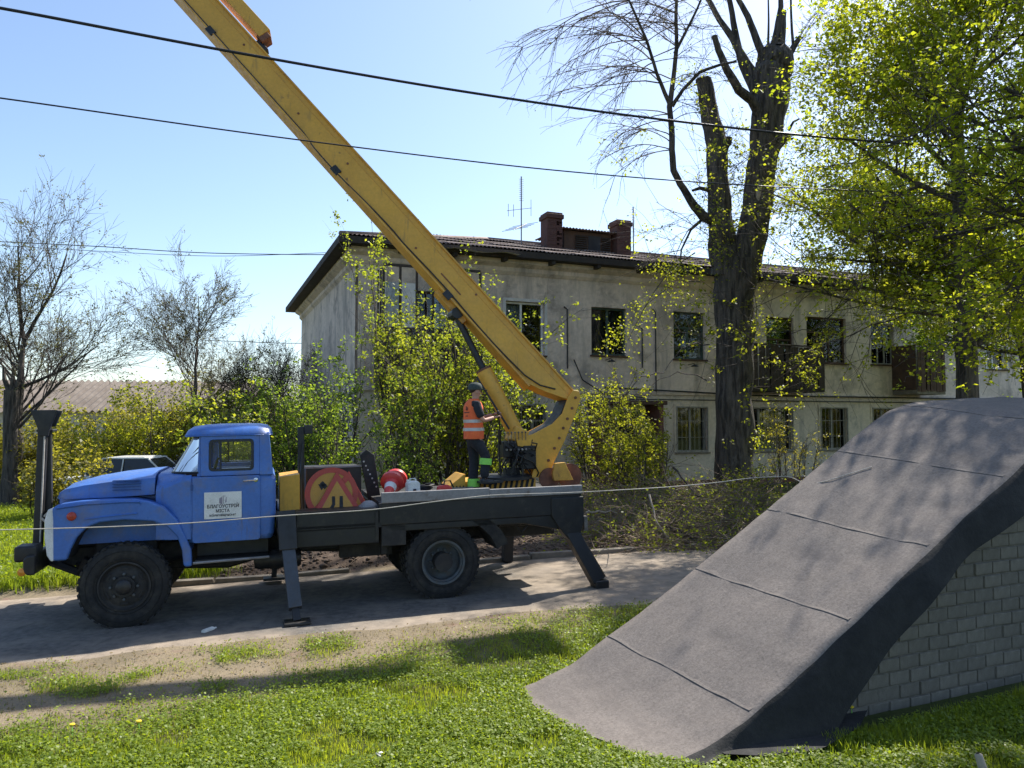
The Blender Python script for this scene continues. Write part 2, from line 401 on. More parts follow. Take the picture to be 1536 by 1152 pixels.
def npmesh(name, V, Fq, mat, parent=None, rnd=None, smooth=False):
    V = np.ascontiguousarray(V, np.float32).reshape(-1, 3); k = Fq.shape[1]
    me = bpy.data.meshes.new(name)
    me.vertices.add(len(V)); me.vertices.foreach_set('co', V.ravel())
    me.loops.add(Fq.size); me.loops.foreach_set('vertex_index', np.ascontiguousarray(Fq, np.int32).ravel())
    me.polygons.add(len(Fq)); me.polygons.foreach_set('loop_start', np.arange(0, Fq.size, k, dtype=np.int32))
    if smooth: me.polygons.foreach_set('use_smooth', np.ones(len(Fq), bool))
    me.update(calc_edges=True)
    if rnd is not None:
        a_ = me.attributes.new('rnd', 'FLOAT', 'FACE'); a_.data.foreach_set('value', np.ascontiguousarray(rnd, np.float32))
    return link(name, me, parent, mat)
def unit(v): return v / (np.linalg.norm(v, axis=1, keepdims=True) + 1e-9)
def leaves(name, C, size, mat, parent=None, aspect=.65, droop=.25, rs_=rs, flat=.4, rnd=None):
    """one folded quad per leaf"""
    n = len(C); C = np.asarray(C, float)
    d = rs_.normal(size=(n, 3)); d[:, 2] = d[:, 2] * .6 - droop; d = unit(d)
    up = rs_.normal(size=(n, 3)) * (1 - flat) + np.array([0, 0, flat * 1.6]); s_ = unit(np.cross(d, up)); nn = np.cross(s_, d)
    L_ = (size * rs_.uniform(.65, 1.3, n))[:, None]; Wd = L_ * aspect * .5
    V = np.stack([C, C + d * L_ * .45 + s_ * Wd + nn * L_ * .1, C + d * L_, C + d * L_ * .45 - s_ * Wd + nn * L_ * .1], 1)
    Fq = np.arange(n * 4).reshape(n, 4)
    return npmesh(name, V, Fq, mat, parent, np.clip(rs_.beta(2, 2, n) if rnd is None else rnd, 0, 1))
def thin_tubes(name, P, R, mat, parent=None, n=3):
    """P: list of (k,3) arrays, R: list of radii arrays; low-sided tubes"""
    V = []; Fs = []; o = 0
    ang = np.arange(n) * 2 * math.pi / n; ca, sa = np.cos(ang), np.sin(ang)
    for p_, r_ in zip(P, R):
        p_ = np.asarray(p_); k = len(p_)
        t = np.empty_like(p_); t[1:-1] = p_[2:] - p_[:-2]; t[0] = p_[1] - p_[0]; t[-1] = p_[-1] - p_[-2]
        t = unit(t); ref = np.array([.3, .5, .8]) if abs(t[0] @ np.array([.3, .5, .8])) < .93 else np.array([1., 0, 0])
        a_ = unit(np.cross(t, ref)); b_ = np.cross(t, a_)
        ring = p_[:, None] + (a_[:, None] * ca[None, :, None] + b_[:, None] * sa[None, :, None]) * np.asarray(r_)[:, None, None]
        V.append(ring.reshape(-1, 3))
        i = np.arange(k - 1)[:, None] * n + o; kk = np.arange(n)[None]; k2 = (kk + 1) % n
        Fs.append(np.stack([i + kk, i + k2, i + n + k2, i + n + kk], -1).reshape(-1, 4)); o += k * n
    return npmesh(name, np.concatenate(V), np.concatenate(Fs), mat, parent, smooth=True)
def wobble(p, d, length, k, rnd, amp, bend=(0, 0, 0)):
    """polyline with a wandering direction"""
    pts = [np.array(p, float)]; d = np.array(d, float); d /= np.linalg.norm(d)
    for i in range(k):
        d = d + rnd.normal(size=3) * amp + np.array(bend) / k; d /= np.linalg.norm(d)
        pts.append(pts[-1] + d * length / k)
    return np.array(pts), d
def grow(p, d, length, r, lvl, out, rnd, spec):
    k = 5 if lvl > 1 else 4
    pts, _ = wobble(p, d, length, k, rnd, spec['amp'], spec['bend'][min(lvl, len(spec['bend']) - 1)])
    out.append((pts, np.linspace(r, r * spec['taper'], k + 1), lvl))
    if lvl == 0: return
    nc = spec['n'][min(lvl, len(spec['n']) - 1)]
    for i in range(nc):
        t = spec['lo'] + (1 - spec['lo']) * (i + rnd.uniform(.2, .9)) / nc
        t = min(t, .999); j = int(t * k); q = pts[j] + (pts[j + 1] - pts[j]) * (t * k - j)
        ax = pts[j + 1] - pts[j]; ax /= np.linalg.norm(ax)
        s_ = rnd.normal(size=3); s_ -= ax * (s_ @ ax); s_ /= np.linalg.norm(s_)
        an = rnd.uniform(*spec['ang']); nd = ax * math.cos(an) + s_ * math.sin(an)
        rr = r * (1 - t * (1 - spec['taper'])) * rnd.uniform(.45, .7)
        grow(q, nd, length * rnd.uniform(*spec['len']), max(rr, spec['rmin']), lvl - 1, out, rnd, spec)
def along(segs, n, rnd, jit, lv=(0, 1)):
    """n points scattered along the thin branches"""
    S = [s_ for s_ in segs if s_[2] in lv]
    P0 = np.concatenate([s_[0][:-1] for s_ in S]); P1 = np.concatenate([s_[0][1:] for s_ in S])
    i = rnd.randint(0, len(P0), n); t = rnd.uniform(size=(n, 1))
    return P0[i] * (1 - t) + P1[i] * t + rnd.normal(size=(n, 3)) * jit
def tree(name, base, specs, label, cat='tree', group=None, leafn=0, leafs=.07, leafm='leaf_maple', barkm='bark', jit=.1, seed=1,
         trunk=None, sides=(8, 4), starts=None, lv=(0, 1), thin='bark_thin', droop=.25, keep=None, flat=.4):
    rnd = np.random.RandomState(seed)
    root = empty(name, base, label=label, cat=cat, group=group)
    big = [trunk] if trunk else []
    segs = []
    for (p, d, l, r, lvl) in starts: grow(p, d, l, r, lvl, segs, rnd, specs)
    thick = [s_ for s_ in segs if s_[1][0] > .035 and s_[2] >= 2]; rest = [s_ for s_ in segs if not (s_[1][0] > .035 and s_[2] >= 2)]
    P = [np.array(t[0]) for t in big] + [s_[0] for s_ in thick]; R = [np.array(t[1]) for t in big] + [s_[1] for s_ in thick]
    if P: thin_tubes('trunk', P, R, barkm, root, sides[0])
    if rest: thin_tubes('branches', [s_[0] for s_ in rest], [s_[1] for s_ in rest], thin, root, sides[1] if False else 3)
    if leafn:
        kk = 9; A = along(segs, leafn // kk, rnd, jit * .55, lv); C = np.repeat(A, kk, 0) + rnd.normal(size=(len(A) * kk, 3)) * leafs * .75
        if keep is not None: C = C[keep(C)]
        leaves('crown', C, leafs, leafm, root, rs_=rnd, droop=droop, flat=flat)
    return root

# ------------------------------------------------------------------ ground, road, kerb
def coords(lo, hi, step, far):
    c = list(np.arange(lo, hi + 1e-6, step)); d = step; a_ = lo; b_ = hi; L0 = []; R0 = []
    while a_ > -far: d *= 1.35; a_ -= d; L0.append(a_)
    d = step
    while b_ < far: d *= 1.35; b_ += d; R0.append(b_)
    return np.array(L0[::-1] + c + R0)
gx = coords(-13, 13, .11, 600); gy = coords(3.5, 24, .11, 600)
GX, GY = np.meshgrid(gx, gy)
GZ = H(GX, GY)
V = np.stack([GX, GY, GZ], -1).reshape(-1, 3); nx, ny = len(gx), len(gy)
idx = np.arange(nx * ny).reshape(ny, nx)
Fq = np.stack([idx[:-1, :-1], idx[:-1, 1:], idx[1:, 1:], idx[1:, :-1]], -1).reshape(-1, 4)
gr = npmesh('ground', V, Fq, 'ground', smooth=True)
tag(gr, 'sandy and grassy ground around the road and the house', kind='structure')
for nm, val in (('grass', dens(V[:, 0], V[:, 1])),):
    a_ = gr.data.attributes.new(nm, 'FLOAT', 'POINT'); a_.data.foreach_set('value', val.astype(np.float32))
TX, TY = tcoord(V[:, 0], V[:, 1])
soil_ = sstep(2.3, 2.6, TY) * sstep(.6, 1.2, TX)
a_ = gr.data.attributes.new('soil', 'FLOAT', 'POINT'); a_.data.foreach_set('value', soil_.astype(np.float32))
# road strip
rx = np.concatenate([np.arange(-40, -8, .8), np.arange(-8, 12, .12), np.arange(12, 60, .8)]); ry = np.linspace(0, 1, 22)
RX, RY = np.meshgrid(rx, ry)
edge = -1.05 + (fbm(rx, rx * 0, .8, 11) - .5) * .5 - .10 * np.sin(rx * .35)
YY = edge[None] + (2.26 - edge[None]) * RY
wx, wy = tworld(RX, YY)
V = np.stack([wx, wy, H(wx, wy) + .006 + .012 * np.sin(RY * math.pi)], -1); V[0, :, 2] -= .012
n1, n2 = V.shape[:2]; idx = np.arange(n1 * n2).reshape(n1, n2)
Fq = np.stack([idx[:-1, :-1], idx[:-1, 1:], idx[1:, 1:], idx[1:, :-1]], -1).reshape(-1, 4)
rd = npmesh('road', V, Fq, 'road', smooth=True); tag(rd, 'dusty grey village road under the lift truck', kind='structure')
n_ = fbm(wx, wy, .7, 21)
sd = np.clip(sstep(4.2, 6.5, RX + (n_ - .5) * 3) * .85 + sstep(.45, .0, RY * 3.3 + (n_ - .5) * 1.6 - .1) * .8 + sstep(.80, .97, RY + (n_ - .5) * .3), 0, 1)
a_ = rd.data.attributes.new('sandy', 'FLOAT', 'POINT'); a_.data.foreach_set('value', sd.ravel().astype(np.float32))
kr = empty('kerb', (W0.x, W0.y, 0), (0, -PH, TH), label='low worn concrete kerb along the far side of the road', kind='structure')
ks = B().box(-.48, .48, 0, .14, -.1, .10).build('kerb_stone', 'kerb_conc', kr, bevel=.015)
for i in range(24):
    X = .35 + i * .985
    o = ks if i == 0 else ks.copy()
    if i: COL.objects.link(o)
    o.location = (X, 2.24 + RND.uniform(-.015, .015), RND.uniform(-.03, .0) - (.07 if i % 5 == 3 else 0) + (0 if X < 7.9 else -(X - 7.9) * math.sin(PH)))
    o.rotation_euler = (RND.uniform(-.04, .04), RND.uniform(-.02, .02), RND.uniform(-.015, .015))

# ------------------------------------------------------------------ felt-covered ramp on the right
RA = math.radians(24)
rp = empty('felt_ramp', (0.102, 7.001, 0), (0, 0, RA), label='long sloping ramp under grey roofing felt with pale brick side', cat='ramp')
LT = [(-.3, 0), (0, .02), (.5, .17), (.98, .42), (1.4, .64), (1.88, .915), (4.32, 2.35), (4.65, 2.53), (4.95, 2.61), (5.4, 2.655), (6.66, 2.72), (9, 2.75)]
RT = [(-.3, 0), (.3, .02), (.6, .06), (.97, .19), (1.3, .37), (4.35, 2.08), (4.8, 2.30), (5.2, 2.42), (5.8, 2.50), (6.6, 2.56), (9, 2.62)]
FT = [(-.3, 0), (1.72, 0.0), (1.95, .22), (2.4, .60), (2.95, 1.02), (3.5, 1.32), (4.15, 1.64), (5, 2.0), (7, 2.3), (9, 2.35)]
def ip(T, t): return np.interp(t, [a for a, b in T], [b for a, b in T])
ts = np.arange(0, 9.01, .06)
cols = [-.06, -.03, 0, .1, .3, .5, .7, .9, 1.1, 1.3, 1.5, 1.62, 1.69, 1.73, 1.755, 1.775, 1.79, 1.80, 1.81, 1.82, 1.825]
V = []
for t in ts:
    for v in cols:
        t0 = np.interp(v, [-.1, 0, .45, .89, 1.55, 1.9], [.02, 0, -.10, -.04, .12, .5]) + .05 * (vnoise(v, 0, .25, 3) - .5)
        tt = t0 + (9 - t0) * (t / 9) ** 1.0
        k = min(max(v / 1.73, 0), 1)
        zl, zr = ip(LT, tt), ip(RT, tt); z = zl * (1 - k) + zr * k
        z += (fbm(tt, v, .7, 5) - .5) * .045 * min(1, tt) + .012 * (vnoise(tt, v, .16, 8) - .5)
        if v < 0: z -= (.06 if v > -.05 else .35) * min(1, tt * 2)
        if v > 1.73:
            fz = min(ip(FT, tt) - .03, z); e = np.interp(v, [1.73, 1.755, 1.775, 1.79, 1.80, 1.81, 1.82, 1.825], [0, .02, .07, .18, .38, .60, .82, 1])
            z = z - (z - fz) * e
        V.append((tt, -v - (.03 + .03 * math.sin(tt * 5) + .04 * vnoise(tt, 0, .4, 2)) * max(0, (v - 1.77) / .055), max(z, .012 + .012 * vnoise(tt, v, .3, 2))))
V = np.array(V).reshape(len(ts), len(cols), 3); idx = np.arange(len(ts) * len(cols)).reshape(len(ts), len(cols))
Fq = np.stack([idx[:-1, :-1], idx[1:, :-1], idx[1:, 1:], idx[:-1, 1:]], -1).reshape(-1, 4)
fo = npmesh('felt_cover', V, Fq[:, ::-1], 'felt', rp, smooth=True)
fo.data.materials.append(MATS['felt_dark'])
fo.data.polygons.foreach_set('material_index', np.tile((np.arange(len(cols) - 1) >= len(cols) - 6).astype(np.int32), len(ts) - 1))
def ramp_pt(t, v):
    k = min(max(v / 1.73, 0), 1); return (t, -v, ip(LT, t) * (1 - k) + ip(RT, t) * k + (fbm(t, v, .7, 5) - .5) * .045 * min(1, t) + .012 * (vnoise(t, v, .16, 8) - .5))
for t0 in (.97, 1.99, 2.93, 3.95, 5.0):
    # felt laps: a thin raised strip edge across the ramp
    b = B(); n = 40; vs = []; 
    for i in range(n + 1):
        v = .0 + 1.74 * i / n; w_ = t0 + .008 * (vnoise(v, t0, .2, 4) - .5) + .10 * (v - .87)
        for dt, dz in ((-.004, .0), (-.002, .0035), (.05, -.004)): q = ramp_pt(w_ + dt, v); vs.append((q[0], q[1], float(q[2]) + dz))
    fs = []
    for i in range(n):
        for k in range(2): fs.append((i * 3 + k, i * 3 + k + 1, (i + 1) * 3 + k + 1, (i + 1) * 3 + k))
    b.add(vs, fs).build('felt_lap', 'felt', rp, smooth=True)
    gap = []
    for i in range(n + 1):
        v = .0 + 1.74 * i / n; w_ = t0 - .008 + .008 * (vnoise(v, t0, .2, 4) - .5) + .10 * (v - .87); q = ramp_pt(w_, v); gap.append((q[0], q[1], float(q[2]) + .001))
    B().tube(gap, .0016, 4).build('felt_seam', 'felt_dark', rp)
# loose felt lying at the foot
fv = []; nn = 14
for i in range(nn + 1):
    for j in range(9):
        t = .72 + (2.5 - .72) * i / nn; v0 = 1.2; v1 = np.interp(t, [.72, 1.0, 1.41, 2.0, 2.6], [1.86, 2.02, 2.08, 1.9, 1.5]); v = v0 + (v1 - v0) * j / 8
        fv.append((t, -v, .03 + .06 * fbm(t, v, .3, 6) * (1 - j / 9)))
idx = np.arange((nn + 1) * 9).reshape(nn + 1, 9)
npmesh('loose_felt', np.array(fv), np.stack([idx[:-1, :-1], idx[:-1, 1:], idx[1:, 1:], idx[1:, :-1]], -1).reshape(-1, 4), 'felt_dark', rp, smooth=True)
# core walls
prof = [(t, max(.0, float(min(ip(LT, t), ip(RT, t))) - .12)) for t in np.arange(1.2, 9.01, .3)]
B().prism([(9.0, -.2), (1.2, -.2)] + prof, -.06, -1.657).build('core_wall', 'mortar', rp)
BW, BH = .245, .118
bms = []
for k in range(6):
    b = B(); b.box(-BW / 2 + .006 + .006 * RND.random(), BW / 2 - .006, -.012 - .006 * RND.random(), .03, 0.005, BH - .006 - .004 * RND.random())
    o = b.build('brick', 'brick_grey' if k % 2 else 'brick_grey2', rp, bevel=.006, seg=1); bms.append(o)
first = True; cnt = 0
for r in range(18):
    for c in range(30):
        t = 1.5 + c * BW + (BW / 2 if r % 2 else 0) + RND.uniform(-.006, .006); z = -.05 + r * BH
        if t > 5.3: continue
        top = float(ip(RT, t - BW / 2)) - .14
        if z + BH > top: continue
        src = bms[RND.randrange(6)]
        if cnt < 6: o = bms[cnt]
        else: o = src.copy(); COL.objects.link(o)
        o.location = (t, -1.655 + RND.uniform(-.003, .005), z + RND.uniform(-.003, .003)); o.rotation_euler = (RND.uniform(-.03, .03), RND.uniform(-.012, .012), RND.uniform(-.04, .04))
        cnt += 1

# ------------------------------------------------------------------ two-storey house
BA = math.radians(22)
hs = empty('apartment_house', (-4.44, 21.95, 0.0), (0, 0, BA), label='old two-storey plastered house with corrugated hipped roof and brick chimneys', cat='house')
BL, BD = 48.0, 13.6; WT = 7.42
UP = [(4.57, 5.9, 4.5, 6.17, 'white'), (7.57, 8.88, 4.58, 6.15, 'green'), (10.72, 12.0, 4.55, 6.17, 'green'), (14.65, 15.9, 3.75, 6.2, 'door'),
      (16.5, 18.4, 4.6, 6.3, 'brown'), (19.65, 20.85, 4.62, 6.2, 'old'), (22.3, 23.5, 4.6, 6.2, 'old'), (26, 27.2, 4.6, 6.2, 'white'), (29.5, 30.7, 4.6, 6.2, 'green'), (34, 35.2, 4.6, 6.2, 'old'), (1.5, 2.7, 3.75, 6.3, 'door')]
LO = [(4.72, 5.95, 1.4, 2.96, 'old'), (1.46, 3.1, 1.3, 2.85, 'old'), (10.78, 12.06, 1.38, 2.93, 'bars'), (13.96, 15.78, 1.37, 2.93, 'bars'), (17.07, 18.38, 1.38, 2.95, 'bars'),
      (19.62, 20.9, 1.38, 2.95, 'bars'), (23, 24.3, 1.38, 2.95, 'bars'), (26, 27.2, 1.38, 2.95, 'bars'), (29.5, 30.7, 1.38, 2.95, 'bars'), (7.75, 9.35, .05, 2.75, 'entry')]
def wall_holes(holes, x0, x1, z0, z1, y0=0, y1=.42):
    xs = sorted({x0, x1, *[h[0] for h in holes], *[h[1] for h in holes]}); zs = sorted({z0, z1, *[h[2] for h in holes], *[h[3] for h in holes]})
    b = B(); hole = lambda a, c: any(h[0] < a < h[1] and h[2] < c < h[3] for h in holes)
    idx = {}
    def vid(x, y, z):
        k = (x, y, z)
        if k not in idx: idx[k] = len(b.v); b.v.append(k)
        return idx[k]
    for i in range(len(xs) - 1):
        for j in range(len(zs) - 1):
            cx, cz = (xs[i] + xs[i + 1]) / 2, (zs[j] + zs[j + 1]) / 2
            if hole(cx, cz): continue
            a_, c_, d_, e_ = xs[i], xs[i + 1], zs[j], zs[j + 1]
            b.f.append((vid(a_, y0, d_), vid(c_, y0, d_), vid(c_, y0, e_), vid(a_, y0, e_)))
            b.f.append((vid(a_, y1, d_), vid(a_, y1, e_), vid(c_, y1, e_), vid(c_, y1, d_)))
    for h in holes:
        a_, c_, d_, e_ = h[:4]
        b.f += [(vid(a_, y0, d_), vid(a_, y0, e_), vid(a_, y1, e_), vid(a_, y1, d_)), (vid(c_, y0, d_), vid(c_, y1, d_), vid(c_, y1, e_), vid(c_, y0, e_)),
                (vid(a_, y0, d_), vid(a_, y1, d_), vid(c_, y1, d_), vid(c_, y0, d_)), (vid(a_, y0, e_), vid(c_, y0, e_), vid(c_, y1, e_), vid(a_, y1, e_))]
    return b
wall_holes(UP, 0, BL, 3.36, WT).build('front_wall', 'stucco', hs, fix=False)
wall_holes(LO, 0, BL, .42, 3.36, -.0).build('lower_front_wall', 'stucco_low', hs, fix=False) if False else wall_holes([h if h[2] > .42 else (h[0], h[1], .42, h[3]) for h in LO], 0, BL, .42, 3.36).build('lower_front_wall', 'stucco_low', hs, fix=False)
wall_holes([(7.75, 9.35, -.3, .42)], 0, BL, -.3, .42, -.06, .4).build('plinth', 'plinth_brick', hs, fix=False)
B().box(0, .42, .42, BD, -.3, WT).build('end_wall', 'stucco', hs)
B().box(.42, BL, BD - .4, BD, -.3, WT).build('back_wall', 'stucco', hs)
B().box(BL - .4, BL, .42, BD - .4, -.3, WT).build('far_end_wall', 'stucco', hs)
B().box(.42, BL - .4, 1.9, 2.0, 0, WT).build('inner_wall', 'interior', hs)
B().box(-.07, BL, -.07, .0, 3.30, 3.42).build('string_course', 'stucco', hs, bevel=.02)
B().prism([(-.02, 6.98), (-.10, 7.08), (-.10, 7.2), (-.28, 7.3), (-.28, WT - .002), (-.02, WT - .002)], -.25, BL, axis='x').build('cornice', 'stucco', hs)
B().prism([(-.28, WT - .004), (-.28, 7.3), (-.10, 7.2), (-.10, 7.08), (-.002, 6.98), (-.002, WT - .004)], .0, BD).build('end_cornice', 'stucco', hs)
WN = [0]
def window(x0, x1, z0, z1, kind):
    fm = {'white': 'win_white', 'green': 'win_green', 'old': 'win_old', 'bars': 'win_old', 'brown': 'brown_wood', 'door': 'brown_wood', 'entry': 'brown_wood'}[kind]
    y = .14; w_ = .07 if kind in ('white',) else .06
    b = B(); b.ring([(x0 + .005, z0 + .005), (x1 - .005, z0 + .005), (x1 - .005, z1 - .005), (x0 + .005, z1 - .005)],
                    [(x0 + w_, z0 + w_), (x1 - w_, z0 + w_), (x1 - w_, z1 - w_), (x0 + w_, z1 - w_)], y - .03, y + .05)
    wr = b.build('window' if kind not in ('entry',) else 'door_frame', fm, hs, bevel=.006, seg=1)
    ix0, ix1, iz0, iz1 = x0 + w_, x1 - w_, z0 + w_, z1 - w_
    if kind == 'entry':
        B().box(ix0, (ix0 + ix1) / 2, y, y + .05, iz0, iz1 - .3).build('door_leaf', 'plinth_brick', wr); return
    mull = [(ix0 + (ix1 - ix0) * f) for f in {'white': (.42,), 'green': (.5,), 'old': (.36, .68), 'bars': (.5,), 'brown': (.3, .62), 'door': (.5,)}[kind]]
    if kind == 'bars' and x1 - x0 > 1.5: mull = [ix0 + (ix1 - ix0) * .2]
    trans = iz0 + (iz1 - iz0) * .68 if kind in ('green', 'old', 'door', 'brown') and (x0 > 9 or kind != 'green') else None
    mb = B()
    for mx in mull: mb.box(mx - .035, mx + .035, y - .02, y + .04, iz0, iz1 if trans is None else trans - .03)
    if trans: mb.box(ix0, ix1, y - .02, y + .04, trans - .03, trans + .03)
    mb.build('mullion', fm, wr, bevel=.005, seg=1)
    xs = [ix0] + mull + [ix1]
    for i in range(len(xs) - 1):
        o = B().box(xs[i] + .036 * (i > 0), xs[i + 1] - .036 * (i < len(xs) - 2), y + .008, y + .014, iz0, (trans - .03) if trans else iz1).build('pane', 'pane_glass', wr)
    if trans: B().box(ix0, ix1, y + .008, y + .014, trans + .03, iz1).build('pane', 'pane_glass', wr)
    if kind in ('bars', 'old') and z0 < 2:
        g = B(); n = int((x1 - x0) / .17)
        for i in range(n + 1): xx = x0 + .04 + (x1 - x0 - .08) * i / n; g.tube([(xx, -.03, z0 + .02), (xx, -.03, z1 - .02)], .0075, 5)
        for zz in (z0 + .04, z0 + .5, z1 - .5, z1 - .04): g.tube([(x0 + .02, -.04, zz), (x1 - .02, -.04, zz)], .009, 5)
        g.ring([(x0, z0), (x1, z0), (x1, z1), (x0, z1)], [(x0 + .03, z0 + .03), (x1 - .03, z0 + .03), (x1 - .03, z1 - .03), (x0 + .03, z1 - .03)], -.05, -.015)
        g.build('window_bars', 'win_old', wr)
    B().box(x0 - .06, x1 + .06, -.09, .10, z0 - .06, z0 - .004).build('sill', 'kerb_conc' if z0 < 2 else 'brown_wood', wr, bevel=.008, seg=1)
    # plaster surround
    e = .09
    if kind in ('white', 'bars') and z0 < 5:
        B().ring([(x0 - e, z0 - .07), (x1 + e, z0 - .07), (x1 + e, z1 + e), (x0 - e, z1 + e)], [(x0, z0), (x1, z0), (x1, z1), (x0, z1)], -.025, .004).build('surround', 'stucco_low' if z0 < 2 else 'sheet_white', wr)
    # curtain behind, uneven folds
    if kind in ('white', 'green', 'brown', 'old') or x0 > 18:
        cb = []; n = 24; a0, a1 = (ix0, ix0 + (ix1 - ix0) * RND.choice([.35, .5, 1]))
        for i in range(n + 1):
            xx = a0 + (a1 - a0) * i / n; cb.append((xx, y + .22 + .03 * math.sin(i * 1.9)))
        zt = iz1; zb = iz0 + RND.choice([0, .5, .8]) if kind != 'white' else iz0
        v = [(q[0], q[1], zb) for q in cb] + [(q[0], q[1], zt) for q in cb]
        B().add(v, [(i, i + 1, n + 2 + i, n + 1 + i) for i in range(n)]).build('curtain', 'curtain' if kind != 'green' else 'interior', wr, smooth=True, fix=False)
for w_ in UP + LO: window(*w_)
# porch canopy over the entry
B().box(7.3, 9.8, -1.0, -.002, 2.95, 3.08).build('porch_canopy', 'brown_wood', hs, bevel=.02)
B().box(7.45, 7.6, -.9, -.002, -.2, 2.95).build('porch_wall', 'plinth_brick', hs)
B().box(9.55, 9.7, -.9, -.002, -.2, 2.95).build('porch_wall', 'plinth_brick', hs)
# balconies
def balcony(x0, x1, zs_, rail, wood, dep=1.1, glazed=False):
    bb = B().box(x0, x1, -dep, -.002, zs_, zs_ + .16).build('balcony', 'kerb_conc' if wood != 'dark_wood' else 'soffit', hs, bevel=.01)
    n = int((x1 - x0) / .16)
    s0 = B().box(-.07, .07, -.02, .0, zs_ + .1, rail).build('balcony_slat', wood, bb)
    for i in range(n):
        o = s0 if i == 0 else s0.copy()
        if i: COL.objects.link(o)
        o.location = (x0 + .08 + (x1 - x0 - .16) * i / (n - 1), -dep - .01 + RND.uniform(-.006, .006), RND.uniform(-.02, .02)); o.rotation_euler = (0, RND.uniform(-.012, .012), 0)
    rb = B().box(x0 - .03, x1 + .03, -dep - .05, -dep + .03, rail + .021, rail + .07)
    for s_ in (x0, x1): rb.box(s_ - .03, s_ + .03, -dep + .03, -.01, rail + .02, rail + .06); rb.box(s_ - .015, s_ + .015, -dep + .03, -.01, zs_ + .16, rail + .02)
    rb.build('balcony_rail', wood, bb)
    if glazed:
        g = B()
        for i in range(7): xx = x0 + (x1 - x0) * i / 6; g.box(xx - .03, xx + .03, -dep - .02, -dep + .04, rail + .07, 6.75)
        g.box(x0, x1, -dep - .02, -dep + .04, 6.75, 6.82)
        for yy in (-.75, -.4): g.box(x0 - .02, x0 + .02, yy - .02, yy + .02, rail + .06, 6.75)
        g.build('glazing_frame', 'dark_wood', bb)
        for i in (0, 1, 3): xa = x0 + (x1 - x0) * i / 6; B().box(xa + .04, xa + (x1 - x0) / 6 - .04, -dep, -dep + .012, rail + .08, 6.3 if i < 2 else 6.74).build('panel', 'sheet_white' if i == 1 else 'pane_glass', bb)
balcony(.5, 3.35, 3.30, 4.97, 'dark_wood', glazed=True)
balcony(13.0, 16.25, 3.45, 5.0, 'dark_wood')
balcony(20.7, 22.2, 3.45, 5.25, 'brown_wood')
balcony(31.2, 33.5, 3.45, 5.0, 'brown_wood')
# pipes
pb = B(); pb.tube([(8.0, -.12, 3.42 + .1), (14, -.12, 3.24 + .1), (30, -.12, 3.34)], .028, 6)
pb.tube([(7.6, -.15, 3.15), (13, -.15, 3.15), (30, -.15, 3.17)], .02, 6)
pb.build('gas_pipe', 'black_metal', hs, smooth=True)
for x_, z0, z1 in ((6.68, 4.1, 6.0), (9.97, 3.34, 6.1), (9.45, 4.2, 5.5)):
    B().tube([(x_, -.05, z0), (x_, -.05, z1), (x_ - .12, -.05, z1 + .08)], .024, 6).build('downpipe', 'black_metal', hs)
B().tube([(6.9, -.06, 4.4), (7.2, -.08, 3.75), (7.9, -.1, 3.35), (9.5, -.1, 3.2)], .02, 5).build('wall_cable', 'wire', hs)
for x_, z_ in ((8.1, 4.42), (11.3, 4.35)):
    B().tube([(x_ - .02, -.01, z_), (x_, -.35, z_ + .03)], .015, 5).lathe([(.02, .0), (.12, -.06), (.13, -.08)], (x_, -.36, z_), 10, 'z').build('wall_lamp', 'black_metal', hs)
# roof: individual corrugated sheets on the front slope, plain slopes elsewhere
EV = 7.58; OV = .62; SL = (9.55 - EV) / (6.1 + OV); hip = 6.2
def roof_z(y): return EV + (y + OV) * SL
rrnd = np.random.RandomState(3)
sw = 1.04; rows = [(-OV, 1.2), (1.1, 2.9), (2.8, 4.6), (4.5, 6.1)]
for ri, (ya, yb) in enumerate(rows):
    x = -OV
    while x < BL + OV:
        x1 = min(x + sw + .06, BL + OV); n = int(round((x1 - x) / .0325)); lim = lambda xx: (xx + OV) * (6.1 + OV) / (hip + OV) - OV
        if lim(x1) > ya + .05:
            xs = x + (x1 - x) * np.arange(n + 1) / n
            wv = .024 * np.cos(2 * math.pi * (xs - x) / .13); dz = rrnd.uniform(-.012, .02); tl = rrnd.uniform(-.012, .02); yo = rrnd.uniform(-.05, .05) if ri == 0 else 0
            Y0 = np.full(n + 1, ya + yo); Y1 = np.minimum(yb, np.maximum(lim(xs), ya + .02))
            z0_ = roof_z(Y0) + wv + .05 + dz + .018 * 1; z1_ = roof_z(Y1) + wv + .03 + dz + tl * 0
            V = np.concatenate([np.stack([xs, Y0, z0_ + .02], 1), np.stack([xs, Y1, z1_], 1), np.stack([xs, Y0, z0_ + .008], 1)])
            i = np.arange(n); Fq = np.concatenate([np.stack([i, i + 1, n + 2 + i, n + 1 + i], 1), np.stack([i + 1, i, 2 * n + 2 + i, 2 * n + 3 + i], 1)])
            npmesh('roof_sheet', V, Fq, 'roof_sheet', hs, smooth=True)
        x += sw
yb = 6.1; yB = BD + OV
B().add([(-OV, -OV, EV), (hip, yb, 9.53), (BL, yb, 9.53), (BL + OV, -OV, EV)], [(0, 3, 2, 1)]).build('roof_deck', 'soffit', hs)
n = 120; V = []; 
ys = np.linspace(-OV, yB, n * 3 + 1); yr = 7.5 * 0 + 6.1
xl = np.where(ys < 6.1, (ys + OV) / (6.1 + OV) * (hip + OV) - OV, (yB - ys) / (yB - 6.1) * (hip + OV) - OV)
wv = .022 * np.cos(2 * math.pi * ys / .13)
zt = EV + (xl + OV) / (hip + OV) * (9.57 - EV) + .04
V = np.concatenate([np.stack([np.full_like(ys, -OV), ys, EV + .05 + wv], 1), np.stack([xl, ys, zt + wv], 1)]); k = len(ys); i = np.arange(k - 1)
